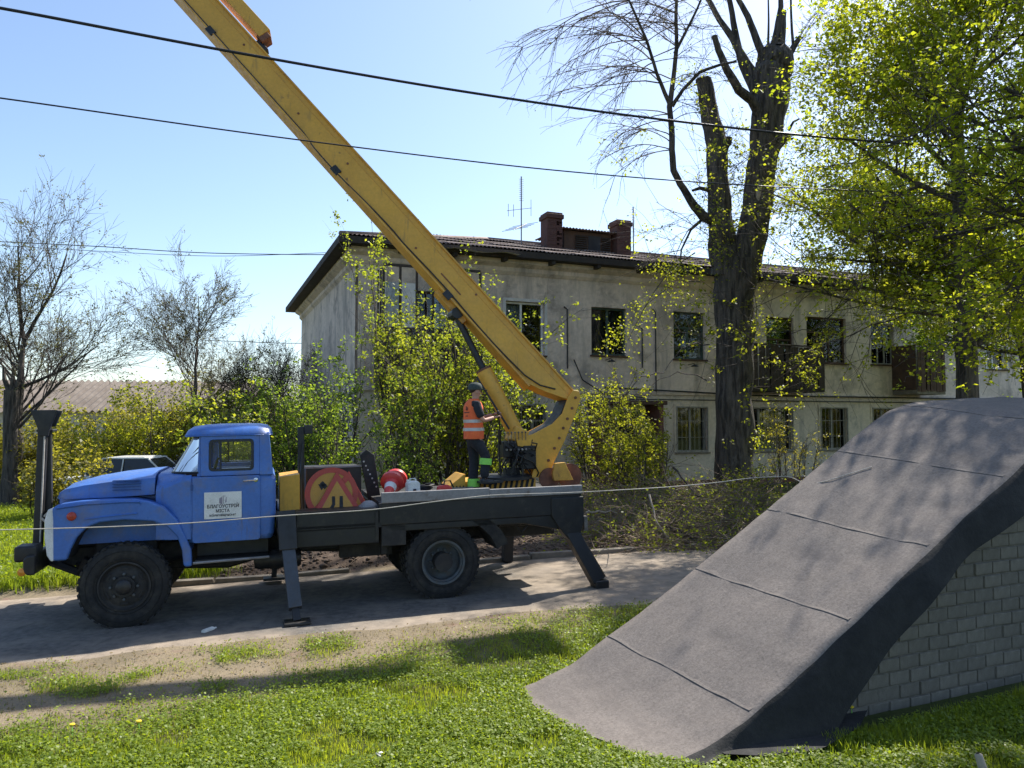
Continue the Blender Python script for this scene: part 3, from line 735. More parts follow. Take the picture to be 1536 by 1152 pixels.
npmesh('hip_roof', V, np.stack([i, i + k, i + k + 1, i + 1], 1), 'roof_sheet', hs, smooth=True)
B().add([(hip, 6.1, 9.57), (BL, 6.1, 9.57), (BL + OV, yB, EV), (-OV, yB, EV)], [(0, 1, 2, 3)]).build('back_roof', 'roof_sheet', hs)
B().tube([(hip, 6.1, 9.62), (BL, 6.1, 9.62)], .07, 8).tube([(-OV, -OV, EV + .08), (hip, 6.1, 9.62)], .07, 8).build('ridge_cap', 'roof_sheet', hs, smooth=True)
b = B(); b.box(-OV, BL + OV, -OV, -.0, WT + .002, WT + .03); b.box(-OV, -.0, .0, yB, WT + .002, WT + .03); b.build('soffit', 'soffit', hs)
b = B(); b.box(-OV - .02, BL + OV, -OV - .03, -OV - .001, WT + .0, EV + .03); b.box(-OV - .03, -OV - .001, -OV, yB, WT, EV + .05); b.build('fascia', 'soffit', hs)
for i in range(30):
    b = B().box(-.5 + 1.6 * i, -.38 + 1.6 * i, -OV + .02, -.29, WT - .12, WT + .001)
    b.build('rafter_end', 'soffit', hs)
b = B(); n = 14
for i in range(n + 1):
    x_ = 2.4 + 2.3 * i / n; zz = 7.46 + .03 * math.sin(i * .7); b.v += [(x_, -.95, zz - .02), (x_, -.35, zz + .05)]
b.f = [(2 * i, 2 * i + 1, 2 * i + 3, 2 * i + 2) for i in range(n)]; b.build('loose_sheet', 'sheet_white', hs, smooth=True, fix=False)
b = B(); 
for i in range(7): x_ = .2 + .9 * i / 6; b.v += [(x_, -.85, 7.5 - .02 * i), (x_, -.3, 7.6 - .02 * i)]
b.f = [(2 * i, 2 * i + 1, 2 * i + 3, 2 * i + 2) for i in range(6)]; b.build('loose_sheet', 'sheet_white', hs, smooth=True, fix=False)
# chimneys and dormer
for x0, x1 in ((7.22, 7.92), (10.08, 10.78)):
    c = B().box(x0 + .05, x1 - .05, 2.75, 3.35, 8.3, 9.85).build('chimney', 'chimney_brick', hs, bevel=.01, seg=1)
    B().box(x0, x1, 2.7, 3.40, 9.74, 9.9).box(x0 + .04, x1 - .04, 2.74, 3.36, 9.9, 9.97).build('chimney_crown', 'chimney_brick', c, bevel=.015, seg=1)
    cb = []
    for r in range(16):
        for q in range(4):
            pass
    bk = B().box(-.115, .115, -.012, .0, .004, .066).build('brick', 'chimney_brick', c)
    first = True
    for r in range(15):
        for q in range(3):
            if RND.random() < .25: continue
            o = bk if first else bk.copy()
            if not first: COL.objects.link(o)
            first = False
            o.location = (min(max(x0 + .05 + .118 + q * .235 + (.11 if r % 2 else 0), x0 + .17), x1 - .17), 2.75, 8.78 + r * .072)
d = B().box(8.06, 10.0, 3.0, 5.2, 8.3, 9.42).build('dormer', 'brown_wood', hs)
B().box(9.05, 9.55, 2.985, 2.998, 8.62, 9.3).build('dormer_opening', 'interior', d)
for a0, a1 in ((8.5, 9.0), (9.6, 9.96)):
    for i in range(8):
        z_ = 8.66 + i * .08; B().add([(a0, 2.93, z_), (a1, 2.93, z_), (a1, 2.99, z_ + .06), (a0, 2.99, z_ + .06), (a0, 2.94, z_ - .01), (a1, 2.94, z_ - .01), (a1, 2.995, z_ + .05), (a0, 2.995, z_ + .05)],
            [(0, 1, 2, 3), (4, 7, 6, 5), (0, 4, 5, 1), (1, 5, 6, 2), (2, 6, 7, 3), (3, 7, 4, 0)]).build('louvre', 'dark_wood', d)
xs = np.linspace(7.9, 10.15, 76); wv = .025 * np.cos(2 * math.pi * xs / .13)
V = np.concatenate([np.stack([xs, np.full_like(xs, 2.75), 9.46 + wv], 1), np.stack([xs, np.full_like(xs, 5.4), 9.56 + wv], 1)]); i = np.arange(75)
npmesh('dormer_roof', V, np.stack([i, i + 1, i + 77, i + 76], 1), 'roof_sheet', d, smooth=True)
# aerials
def aerial(x, y, z0, z1, kind, label):
    o = empty('television_aerial', label=label, cat='aerial'); o.parent = None
    M = Matrix.Translation((-4.44, 21.95, 0)) @ Matrix.Rotation(BA, 4, 'Z'); p_ = M @ Vector((x, y, z0)); o.location = p_; o.rotation_euler = (0, 0, BA)
    h = z1 - z0
    B().tube([(0, 0, -.2), (0, 0, h)], .022, 6).build('mast', 'antenna', o)
    b = B()
    if kind == 0:
        for i in range(12): b.tube([(-.09, 0, h - .1 - i * .07), (.09, 0, h - .1 - i * .07)], .008, 4)
        b.tube([(-.5, -.5, .35), (.35, .35, .85)], .015, 5)
        for t in (.1, .35, .6, .9): q = Vector((-.5, -.5, .35)).lerp(Vector((.35, .35, .85)), t); b.tube([q + Vector((.35, -.35, .03)), q - Vector((.35, -.35, .03))], .009, 4)
        b.tube([(-.55, 0, 1.15), (.4, 0, 1.35)], .01, 4); b.tube([(.38, 0, 1.05), (.38, 0, 1.65)], .01, 4); b.tube([(-.5, 0, .95), (-.5, 0, 1.4)], .01, 4); b.tube([(-.3, 0, .95), (-.3, 0, 1.4)], .01, 4)
    else:
        for i in range(5): b.tube([(-.12, 0, h - .1 - i * .1), (.1, 0, h - .1 - i * .1)], .01, 4)
    b.build('dipole_elements', 'antenna', o)
aerial(6.36, 3.0, 8.75, 11.2, 0, 'tall television aerial with many rods left of the chimneys')
aerial(11.1, 3.2, 8.85, 10.65, 1, 'short plain aerial just right of the right chimney')

# ------------------------------------------------------------------ lift truck (x along it, y away from the camera, z up)
tk = empty('lift_truck', W0, (0, -PH, TH), label='blue lorry with yellow telescopic boom lift standing on its black outriggers', cat='lorry')
def P_(name, b, mat, parent=tk, **k): return b.build(name, mat, parent, **k)
# wheels
def tyre_b(R, r, w, y0, lugs=34):
    b = B(); h = w / 2
    prof = [(r, y0 + h * .72), (r + .02, y0 + h * .9), (r + (R - r) * .45, y0 + h), (R - .05, y0 + h * .92), (R - .012, y0 + h * .72), (R - .008, y0), (R - .012, y0 - h * .72), (R - .05, y0 - h * .92), (r + (R - r) * .45, y0 - h), (r + .02, y0 - h * .9), (r, y0 - h * .72), (r, y0 + h * .72)]
    b.lathe(prof, n=48)
    for i in range(lugs):
        for s_ in (-1, 1):
            a_ = 2 * math.pi * (i + (.5 if s_ > 0 else 0)) / lugs
            M = Matrix.Rotation(-a_, 3, 'Y') @ Matrix.Rotation(.35 * s_, 3, 'X') 
            b.obox(Vector((math.cos(a_) * (R - .009), y0 + s_ * h * .45, math.sin(a_) * (R - .009))), (.022, h * .8, .055), Matrix.Rotation(-a_, 3, 'Y'))
    for s_ in (-1, 1):
        for rr in (r + .05, r + (R - r) * .62): b.lathe([(rr - .006, y0 + s_ * h * .9), (rr, y0 + s_ * (h * .99 + .004)), (rr + .006, y0 + s_ * h * .9)], n=40)
    return b
def wheel(name_loc, front, near):
    s_ = 1 if near else -1
    wr = tk_part = B().lathe([(.0, -.02 * s_), (.12, -.02 * s_), (.12, .16 * s_), (.0, .16 * s_)], n=16).build('wheel', 'dusty_black', tk, smooth=True)
    wr.location = name_loc
    R = .495
    tyre_b(R, .27, .25, .125 * s_).build('tyre', 'tyre', wr, smooth=True)
    if front:
        prof = [(.275, .02 * s_), (.285, .0), (.268, -.004 * s_), (.255, .03 * s_), (.235, .045 * s_), (.20, .03 * s_), (.15, .015 * s_), (.125, .02 * s_), (.0, .02 * s_)]
        rm = B().lathe(prof, n=40).build('rim', 'dusty_black', wr, smooth=True)
        hb = B().lathe([(.085, .02 * s_), (.085, -.055 * s_), (.06, -.075 * s_), (.0, -.075 * s_)], n=20)
        hb.build('hub', 'black_metal', rm, smooth=True)
        nb = B()
        for i in range(8):
            a_ = i * math.pi / 4; nb.lathe([(.016, .03 * s_), (.016, -.02 * s_), (0, -.022 * s_)], (.145 * math.cos(a_), 0, .145 * math.sin(a_)), 6)
        nb.build('wheel_nuts', 'rim_grey', rm)
        for i in range(6):
            a_ = i * math.pi / 3 + .5; o = B().obox(Vector((.20 * math.cos(a_), .026 * s_, .20 * math.sin(a_))), (.025, .012, .085), Matrix.Rotation(-a_, 3, 'Y')).build('rim_slot', 'sign_black', rm)
    else:
        tyre_b(R, .27, .25, .40 * s_).build('tyre', 'tyre', wr, smooth=True)
        prof = [(.285, .004 * s_), (.29, -.004 * s_), (.262, .0), (.258, .03 * s_), (.238, .045 * s_), (.232, .12 * s_), (.20, .15 * s_), (.12, .16 * s_), (0, .16 * s_)]
        rm = B().lathe(prof, n=40).build('rim', 'rim_grey', wr, smooth=True)
        B().lathe([(.10, .17 * s_), (.10, .06 * s_), (.075, .04 * s_), (.0, .035 * s_)], n=20).build('hub', 'dusty_black', rm, smooth=True)
        nb = B()
        for i in range(10):
            a_ = i * math.pi / 5; nb.lathe([(.015, .16 * s_), (.015, .115 * s_), (0, .113 * s_)], (.15 * math.cos(a_), 0, .15 * math.sin(a_)), 6)
        nb.build('wheel_nuts', 'rim_grey', rm)
for X, fr in ((0, True), (3.79, False)):
    wheel((X, .03, .49), fr, True); wheel((X, 2.20, .49), fr, False)
B().tube([(0, .3, .49), (0, 1.95, .49)], .06, 8).build('front_axle', 'dusty_black', tk)
b = B().tube([(3.79, .5, .49), (3.79, 1.75, .49)], .08, 8); b.lathe([(0, -.2), (.12, -.19), (.2, 0), (.12, .19), (0, .2)], (3.79, 1.12, .49), 16, 'x'); b.build('rear_axle', 'dusty_black', tk, smooth=True)
# chassis
b = B()
for y in (.72, 1.52): b.box(-.8, 5.6, y - .04, y + .04, .66, .88)
for X in (-.6, .9, 2.0, 3.0, 4.6, 5.4): b.box(X - .05, X + .05, .76, 1.48, .69, .85)
P_('chassis', b, 'dusty_black', bevel=.01, seg=1)
b = B()
for X in (0, 3.79):
    for y in (.62, 1.62):
        for k in range(5): b.tube([(X - .62 + k * .07, y, .70 - k * .018), (X, y, .60 - k * .018), (X + .62 - k * .07, y, .70 - k * .018)], .014, 4)
P_('leaf_springs', b, 'black_metal')
P_('gearbox', B().prism([(.3, .5), (1.1, .45), (1.5, .55), (1.5, .8), (.3, .9)], .95, 1.3), 'dusty_black', bevel=.04)
P_('drive_shaft', B().tube([(1.5, 1.12, .66), (3.6, 1.12, .52)], .045, 8), 'dusty_black')
P_('engine', B().box(-.65, .45, .72, 1.5, .6, 1.45).box(-.4, .3, .5, .75, .75, 1.1), 'dusty_black', bevel=.03)
# cab: lower body
def ringxy(x0, x1, y0, y1, z, r=.07, n=3): return [(a, c, z) for a, c in rrect(x0, x1, y0, y1, r, n)]
YN, YF = .06, 2.22
b = B(); b.loft([ringxy(.68, 1.64, YN + .06, YF - .06, .93), ringxy(.66, 1.67, YN + .01, YF - .01, 1.0), ringxy(.64, 1.69, YN, YF, 1.3), ringxy(.62, 1.69, YN + .01, YF - .01, 1.66), ringxy(.60, 1.65, YN + .045, YF - .045, 1.725)])
P_('cab', b, 'blue_paint', smooth=True, bevel=.012)
# cowl between bonnet and windscreen
sec = lambda X, yn, zt, zs: [(X, y, z) for y, z in ((yn, .98), (yn, zs), (yn + .05, zs + .06), (yn + .22, zt - .02), (yn + .5, zt), (2.28 - yn - .5, zt), (2.28 - yn - .22, zt - .02), (2.28 - yn - .05, zs + .06), (2.28 - yn, zs), (2.28 - yn, .98))]
b = B(); b.loft([sec(.31, .20, 1.765, 1.56), sec(.48, .12, 1.785, 1.62), sec(.62, .075, 1.79, 1.68), sec(.72, .06, 1.75, 1.69)])
P_('cowl', b, 'blue_paint', smooth=True, bevel=.01)
# bonnet
def hsec(X, yn, zs, zt, e=.0): return [(X + e * 0, y, z) for y, z in ((yn, zs), (yn - .002, zs + (zt - zs) * .45), (yn + .03, zs + (zt - zs) * .75), (yn + .16, zt - .025), (yn + .42, zt), (2.28 - yn - .42, zt), (2.28 - yn - .16, zt - .025), (2.28 - yn - .03, zs + (zt - zs) * .75), (2.28 - yn + .002, zs + (zt - zs) * .45), (2.28 - yn, zs))]
b = B(); b.loft([hsec(-.80, .52, 1.50, 1.54), hsec(-.775, .47, 1.49, 1.60), hsec(-.70, .42, 1.49, 1.655), hsec(-.5, .38, 1.495, 1.705), hsec(-.2, .33, 1.50, 1.75), hsec(.1, .28, 1.51, 1.775), hsec(.295, .25, 1.52, 1.785)])
hd = P_('bonnet', b, 'blue_paint', smooth=True, bevel=.006)
for k in range(4):
    z = 1.585 + k * .036; X0 = -.13
    o = B().prism([(-.16, 0), (.16, 0), (.15, .012), (-.15, .012)], -.012, .03).build('bonnet_vent', 'blue_dark', hd); o.location = (-.02 + .0 * k, .298 - .012, z); o.rotation_euler = (0, 0, -.165)
# body side under the bonnet
P_('side_panel', B().box(-.76, .66, .44, .5, .95, 1.495), 'blue_paint'); P_('side_panel', B().box(-.76, .66, 1.78, 1.84, .95, 1.495), 'blue_paint')
b = B(); b.loft([[(-.79, .5, .95), (-.79, 1.78, .95), (-.79, 1.78, 1.49), (-.79, .5, 1.49)], [(-.74, .5, .95), (-.74, 1.78, .95), (-.74, 1.78, 1.5), (-.74, .5, 1.5)]])
P_('radiator', b, 'sign_black')
# wings: outer face with arch and a rounded top
arch = [(.63, .70), (.615, .86), (.56, 1.03), (.45, 1.15), (.30, 1.22), (0, 1.255), (-.26, 1.24), (-.40, 1.19), (-.50, 1.08), (-.56, .95), (-.60, .83)]
out_ = [(-.76, .83), (-.80, .95), (-.815, 1.15), (-.81, 1.30), (-.775, 1.41), (-.70, 1.465), (-.5, 1.49), (-.2, 1.50), (.10, 1.495), (.26, 1.46), (.42, 1.39), (.56, 1.24), (.66, 1.02), (.72, .86), (.73, .66), (.64, .66)]
for near in (True, False):
    f = (lambda y: y) if near else (lambda y: 2.28 - y)
    b = B(); b.prism(out_ + arch, f(.05), f(.13)) 
    w1 = P_('wing', b, 'blue_paint', bevel=.028, seg=3)
    # top skin reaching in to the bonnet
    tb = B(); tops = out_[1:14]
    rings = [[(a, f(.10), c - .012) for a, c in tops], [(a, f(.26), c - .006 + .0) for a, c in tops], [(a, f(.47), c + .0) for a, c in tops]]
    for j in range(2):
        o = len(tb.v); tb.v += rings[j] + rings[j + 1]; n = len(tops)
        tb.f += [(o + i, o + i + 1, o + n + i + 1, o + n + i) for i in range(n - 1)]
    tb.build('wing_top', 'blue_paint', w1, smooth=True)
    ab = B(); rg = [[(a, f(.13), c) for a, c in arch], [(a, f(.6), c) for a, c in arch]]; n = len(arch); ab.v += rg[0] + rg[1]; ab.f += [(i, i + 1, n + i + 1, n + i) for i in range(n - 1)]
    ab.build('wheel_arch_liner', 'dusty_black', w1)
    B().add([(-.55, f(.045), 1.435), (.14, f(.05), 1.452), (.165, f(.042), 1.43), (-.1, f(.04), 1.425), (-.4, f(.04), 1.40), (-.62, f(.045), 1.40)], [(0, 1, 2, 3, 4, 5)])
    sb = B(); sb.loft([[(X, f(.05) , z - .006), (X, f(.034), z), (X, f(.05), z + .016)] for X, z in ((-.42, 1.285), (-.2, 1.305), (.08, 1.322), (.13, 1.322))]); sb.build('wing_crease', 'blue_paint', w1, smooth=True)
    sb = B(); sb.loft([[(X, f(.05), z - .02), (X, f(.03), z), (X, f(.07), z + .012)] for X, z in ((-.70, 1.43), (-.4, 1.462), (0, 1.468), (.16, 1.46), (.17, 1.44))]); sb.build('wing_ridge', 'blue_paint', w1, smooth=True)
    o = B().lathe([(.05, .0), (.05, -.02), (.035, -.035), (0, -.04)], n=16).build('turn_signal', 'red_lamp', w1, smooth=True)
    o.location = (-.55, f(.05) , 1.33); o.rotation_euler = (0, 0, 0 if near else math.pi)
    P_('front_panel', B().prism([(-.76, .83), (-.80, .9), (-.825, 1.1), (-.825, 1.30), (-.79, 1.42), (-.745, 1.43), (-.735, 1.3), (-.73, .83)], f(.042), f(.5)), 'white_paint', bevel=.02, seg=3)
    hl = B().lathe([(0, -.03), (.08, -.025), (.105, 0), (.11, .02), (.10, .03)], (-.825, f(.27), 1.17), 20, 'x'); P_('headlight', hl, 'chrome', smooth=True)
b = B()
for i in range(9): b.box(-.835, -.80, .52, 1.76, .93 + i * .055, .955 + i * .055)
P_('grille', b, 'white_paint', bevel=.004, seg=1)
bp = P_('bumper', B().prism([(-1.02, .74), (-.98, .70), (-.9, .70), (-.9, .92), (-.98, .92), (-1.02, .88)], -.02, 2.3), 'black_metal', bevel=.02)
B().box(-1.13, -.9, .05, .32, .84, 1.02).build('bumper_bracket', 'black_metal', bp, bevel=.03)
o = B().lathe([(.045, 0), (.045, -.03), (0, -.05)], (-1.03, .02, .74), 12).build('fog_lamp', 'amber', bp, smooth=True)
B().tube([(-.9, .6, .75), (-.55, .45, .62), (-.45, .4, .78)], .05, 6).build('tow_hook', 'black_metal', bp)
# boom rest on the bumper
b = B()
b.beam((-1.0, .50, .9), (-.955, .50, 2.36), .07, .10); b.beam((-.90, .58, .95), (-.925, .58, 2.36), .07, .08)
b.prism([(-1.075, 2.545), (-1.0, 2.34), (-.985, 2.25), (-.89, 2.25), (-.875, 2.34), (-.80, 2.545), (-.80, 2.56), (-1.075, 2.56)], .44, .50)
b.prism([(-1.075, 2.555), (-1.0, 2.36), (-.875, 2.36), (-.80, 2.555)], .70, .74); b.box(-1.03, -.85, .50, .70, 2.30, 2.33)
br = P_('boom_rest', b, 'black_metal', bevel=.008, seg=1)
B().tube([(-.97, .47, 1.0), (-.95, .46, 1.6), (-.93, .46, 2.3)], .011, 5).tube([(-.92, .46, 1.3), (-.86, .44, 1.38), (-.88, .45, 1.2), (-.95, .46, 1.28)], .018, 6).build('rope_tie', 'rope', br)
# windscreen: bent glass that wraps round to the door pillars
def ws(u, z):
    # u 0..1 across; returns point on the screen at height z
    k = (z - 1.765) / (2.2 - 1.765)
    y0 = .10 + .10 * k; y1 = 2.18 - .10 * k; y = y0 + (y1 - y0) * u; e = abs(2 * u - 1)
    xf = .46 + .25 * k + .03 * e * e; xs = .80 + .0 * k
    w = max(0, (e - .74) / .26); return (xf + (xs - xf) * w ** 1.6, y, z)
us = np.concatenate([np.linspace(0, .14, 8), np.linspace(.2, .8, 9), np.linspace(.86, 1, 8)])
b = B(); zz = [1.765, 1.9, 2.05, 2.2]
for z in zz: b.v += [ws(u, z) for u in us]
n = len(us); b.f = [(j * n + i, j * n + i + 1, (j + 1) * n + i + 1, (j + 1) * n + i) for j in range(3) for i in range(n - 1)]
wsn = P_('windscreen', b, 'cab_glass', smooth=True, fix=False)
b = B(); b.tube([ws(u, 1.77) for u in us], .017, 6); b.tube([ws(u, 2.195) for u in us], .018, 6)
b.build('windscreen_seal', 'rubber_hose', wsn, smooth=True)
B().tube([ws(.5, 1.77), ws(.5, 2.2)], .016, 6).build('centre_bar', 'white_paint', wsn)
for u in (.12, .88): B().tube([ws(u, 1.77), ws(u, 2.2)], .014, 6).build('screen_bar', 'white_paint' if u < .5 else 'blue_paint', wsn)
b = B()
for u in (.3, .62): p0 = Vector(ws(u, 1.80)) + Vector((-.03, 0, -.01)); b.tube([p0, p0 + Vector((-.005, -.12, .03)), Vector(ws(u - .14, 2.0)) + Vector((-.02, 0, 0))], .008, 4)
b.build('wipers', 'black_metal', wsn)
# pillars and door with window opening
hole = rrect(.915, 1.43, 1.785, 2.165, .045, 3); outr = rrect(.82, 1.50, 1.728, 2.215, .012, 3)
for near in (True, False):
    f = (lambda y: y) if near else (lambda y: 2.28 - y)
    ys = sorted((f(.105), f(.145)))
    dn = .012
    db = B(); db.ring(outr, hole, *ys); 
    dr = P_('door', db, 'blue_paint', bevel=.008, seg=2)
    # tilt the frame a touch: lower edge proud, upper edge drawn in
    for v in dr.data.vertices: v.co.y += (1 if near else -1) * (v.co.z - 1.73) * .12 - (1 if near else -1) * .03
    lb = B(); lo = [(a, c) for a, c in rrect(.735, 1.505, .935, 1.722, .03, 3)]
    lb.prism(lo, f(.042), f(.062)); lb.build('door_skin', 'blue_paint', dr, bevel=.008, seg=2)
    sb = B(); sb.ring(hole, rrect(.945, 1.40, 1.812, 2.137, .03, 3), f(.105), f(.115)); sb.box(1.035, 1.06, *sorted((f(.106), f(.118))), 1.80, 2.15)
    s_ = sb.build('window_seal', 'rubber_hose', dr)
    for v in s_.data.vertices: v.co.y += (1 if near else -1) * ((v.co.z - 1.73) * .12 - .03) - (1 if near else -1) * .004
    g = B().box(.95, 1.035, *sorted((f(.13), f(.133))), 1.8, 2.14).build('vent_pane', 'cab_glass', dr)
    g = B().box(1.06, 1.40, *sorted((f(.13), f(.133))), 1.8, 1.815).build('window_sill', 'white_paint', dr)
    g = B().box(1.06, 1.40, *sorted((f(.135), f(.138))), 1.815, 2.14).build('pane', 'cab_glass', dr)
    hb = B(); hb.tube([(1.31, f(.03), 1.66), (1.36, f(.015), 1.665), (1.46, f(.02), 1.665)], .010, 6); hb.lathe([(.026, 0), (.026, -.012), (0, -.016)], (1.455, f(.042), 1.665), 12)
    hb.build('door_handle', 'chrome', dr, smooth=True)
    for z in (1.15, 1.60): B().tube([(.728, f(.04), z - .035), (.728, f(.04), z + .035)], .012, 6).build('hinge', 'blue_dark', dr)
    fb = B()
    fb.prism([(.78, 1.72), (.826, 1.72), (.826, 2.225), (.80, 2.225)], f(.09), f(.15)); fb.prism([(1.498, 1.72), (1.66, 1.72), (1.615, 2.225), (1.498, 2.225)], f(.07), f(.15)); fb.box(.80, 1.62, *sorted((f(.10), f(.16))), 2.21, 2.245)
    pl = P_('cab_pillars', fb, 'blue_paint', bevel=.01)
    for v in pl.data.vertices: v.co.y += (1 if near else -1) * ((v.co.z - 1.73) * .12)
b = B(); b.ring([(p[0], p[1]) for p in rrect(YN + .08, YF - .08, 1.72, 2.23, .05)], [(p[0], p[1]) for p in rrect(.5, 1.78, 1.84, 2.14, .05)], 0, 1)
# rear cab wall with its window, ring() lies in x-z so turn it into y-z
b.v = [(1.60 + .045 * v[1] - (v[2] - 1.73) * .08, v[0], v[2]) for v in b.v]
P_('cab_back', b, 'blue_paint')
P_('rear_window', B().add([(1.605, .5, 1.84), (1.605, 1.78, 1.84), (1.595, 1.78, 2.14), (1.595, .5, 2.14)], [(0, 1, 2, 3)]), 'cab_glass', fix=False)
# roof with a short visor
def rr_(x0, x1, yi, z, r): return [(a, c, z) for a, c in rrect(x0, x1, YN + yi, YF - yi, r, 5)]
b = B(); b.loft([rr_(.64, 1.645, .075, 2.205, .16), rr_(.63, 1.655, .065, 2.23, .17), rr_(.66, 1.645, .085, 2.285, .19), rr_(.72, 1.60, .16, 2.33, .22), rr_(.85, 1.5, .34, 2.352, .25), rr_(1.0, 1.35, .6, 2.36, .15)])
P_('roof', b, 'blue_paint', smooth=True)
P_('drip_rail', B().tube([(a, c, 2.215) for a, c in rrect(.63, 1.655, YN + .062, YF - .062, .17, 5)], .008, 4), 'blue_paint')
# inside
b = B().box(1.05, 1.5, .3, 1.98, 1.0, 1.45).box(1.42, 1.56, .3, 1.98, 1.4, 1.86); P_('seat', b, 'seat_brown', bevel=.05)
sw_ = B(); c_ = Vector((.93, .6, 1.72)); ring = [c_ + Vector((.06 * math.cos(t) * 1, .22 * math.sin(t), .20 * math.cos(t))) for t in np.linspace(0, 2 * math.pi, 20)]
sw_.tube(ring, .012, 5); sw_.tube([c_, c_ + Vector((-.2, 0, -.4))], .02, 6); sw_.tube([ring[0], ring[10]], .01, 4); P_('steering_wheel', sw_, 'black_metal', smooth=True)
P_('dashboard', B().box(.62, .8, .2, 2.08, 1.5, 1.76), 'seat_brown', bevel=.04)
# step and side
b = B().box(.76, 1.60, .06, .40, .69, .73).box(.76, 1.6, .36, .40, .73, .94); P_('step', b, 'black_metal', bevel=.006)
P_('step_edge', B().tube([(.74, .05, .70), (1.61, .05, .715)], .016, 6), 'board_grey')
b = B().tube([(1.45, -.06 + .2, .82), (1.62, .1, .80)], .03, 6); P_('air_tank', B().lathe([(0, 1.42), (.10, 1.43), (.12, 1.48), (.12, 1.95), (.10, 2.0), (0, 2.01)], (0, .45, .62), 16, 'x'), 'black_metal', smooth=True)
# door notice
sg = P_('door_notice', B().box(.865, 1.29, .030, .037, 1.215, 1.535), 'white_paint', bevel=.001, seg=1); sg['label'] = 'white notice with emblem and dark lettering on the blue door'
def text(s, x, z, size, width, parent, mat='ink', y=.0285, bold=0):
    cu = bpy.data.curves.new('t', 'FONT'); cu.body = s; cu.size = size; cu.align_x = 'CENTER'; cu.extrude = .0008; cu.offset = bold
    o = bpy.data.objects.new('t', cu); COL.objects.link(o)
    dg = bpy.context.evaluated_depsgraph_get(); me = bpy.data.meshes.new_from_object(o.evaluated_get(dg)); bpy.data.objects.remove(o)
    xs = [v.co.x for v in me.vertices]; k = width / (max(xs) - min(xs)); cx = (max(xs) + min(xs)) / 2
    for v in me.vertices: v.co = Vector(((v.co.x - cx) * k, v.co.z * -1, v.co.y))
    me.materials.clear(); o = link('lettering', me, parent, mat); o.location = (x, y, z); return o
text('БЛАГОУСТРІЙ', 1.078, 1.345, .055, .36, sg, bold=.0012)
text('МІСТА', 1.075, 1.292, .052, .155, sg, bold=.0012)
text('м.Благовіщенське', 1.075, 1.245, .042, .30, sg, bold=.0008)
eb = B(); eb.prism([(1.035, 1.40), (1.07, 1.385), (1.07, 1.475), (1.035, 1.46)], .0285, .03); eb.prism([(1.04, 1.468), (1.085, 1.49), (1.115, 1.48), (1.075, 1.482)], .0285, .03)
eb.prism([(1.078, 1.388), (1.086, 1.392), (1.086, 1.475), (1.078, 1.478)], .0285, .03); eb.prism([(1.10, 1.405), (1.118, 1.41), (1.118, 1.474), (1.112, 1.474)], .0285, .03)
eb.build('emblem', 'ink_light', sg)
# lift frame behind the cab
P_('side_locker', B().box(1.92, 2.95, .0, .5, .80, 1.235), 'frame_metal', bevel=.018)
P_('locker_strap', B().box(2.90, 2.94, -.012, .0, .84, 1.2).box(1.94, 2.93, -.008, .0, 1.02, 1.03), 'black_metal')
b = B().box(1.70, 3.0, .5, 2.28, .86, .95); b.box(2.95, 5.72, -.0, .10, 1.02, 1.30); b.box(2.95, 5.72, 2.18, 2.28, 1.02, 1.30)
b.box(2.95, 5.72, .10, 2.18, 1.10, 1.24); b.prism([(2.97, 1.02), (3.15, .93), (4.9, .93), (5.5, .80), (5.72, .80), (5.72, 1.02)], .02, .09)
b.box(4.55, 5.3, .6, 1.7, .82, 1.1)
P_('sub_frame', b, 'frame_metal', bevel=.012)
b = B().box(2.95, 5.76, -.03, .0, 1.30, 1.435).box(2.95, 5.76, .0, .10, 1.30, 1.32)
P_('side_board', B().box(2.98, 4.42, -.035, .02, 1.305, 1.44), 'board_grey', bevel=.01)
P_('side_board', B().box(4.42, 5.76, -.032, .02, 1.30, 1.42), 'board_grey', bevel=.01)
P_('deck', B().box(2.98, 5.76, .02, 2.26, 1.245, 1.30), 'dusty_black')
P_('front_deck', B().box(1.70, 2.98, .0, 2.28, 1.00, 1.06), 'dusty_black')
P_('deck_edge', B().box(1.72, 2.97, -.01, .02, 1.215, 1.245), 'frame_metal')
b = B().box(2.98, 3.3, .02, .06, .75, 1.02).box(2.5, 3.2, .55, .7, .55, .8); P_('brackets', b, 'dusty_black', bevel=.01)
pts = []
mf = B(); ar = [(4.02, 1.18), (4.12, 1.08), (4.22, .98), (4.33, .90), (4.43, .80), (4.50, .68), (4.52, .62)]
o = len(mf.v); mf.v += [(a, .02, c) for a, c in ar] + [(a, .62, c) for a, c in ar] + [(a + .16, .02, c + .06) for a, c in ar] + [(a + .16, .62, c + .06) for a, c in ar]
n = len(ar); mf.f += [(i, i + 1, n + i + 1, n + i) for i in range(n - 1)] + [(2 * n + i, 3 * n + i, 3 * n + i + 1, 2 * n + i + 1) for i in range(n - 1)] + [(i, 2 * n + i, 2 * n + i + 1, i + 1) for i in range(n - 1)] + [(n - 1, 3 * n - 1, 4 * n - 1, 2 * n - 1)]
P_('mudguard', mf, 'tyre', smooth=False)
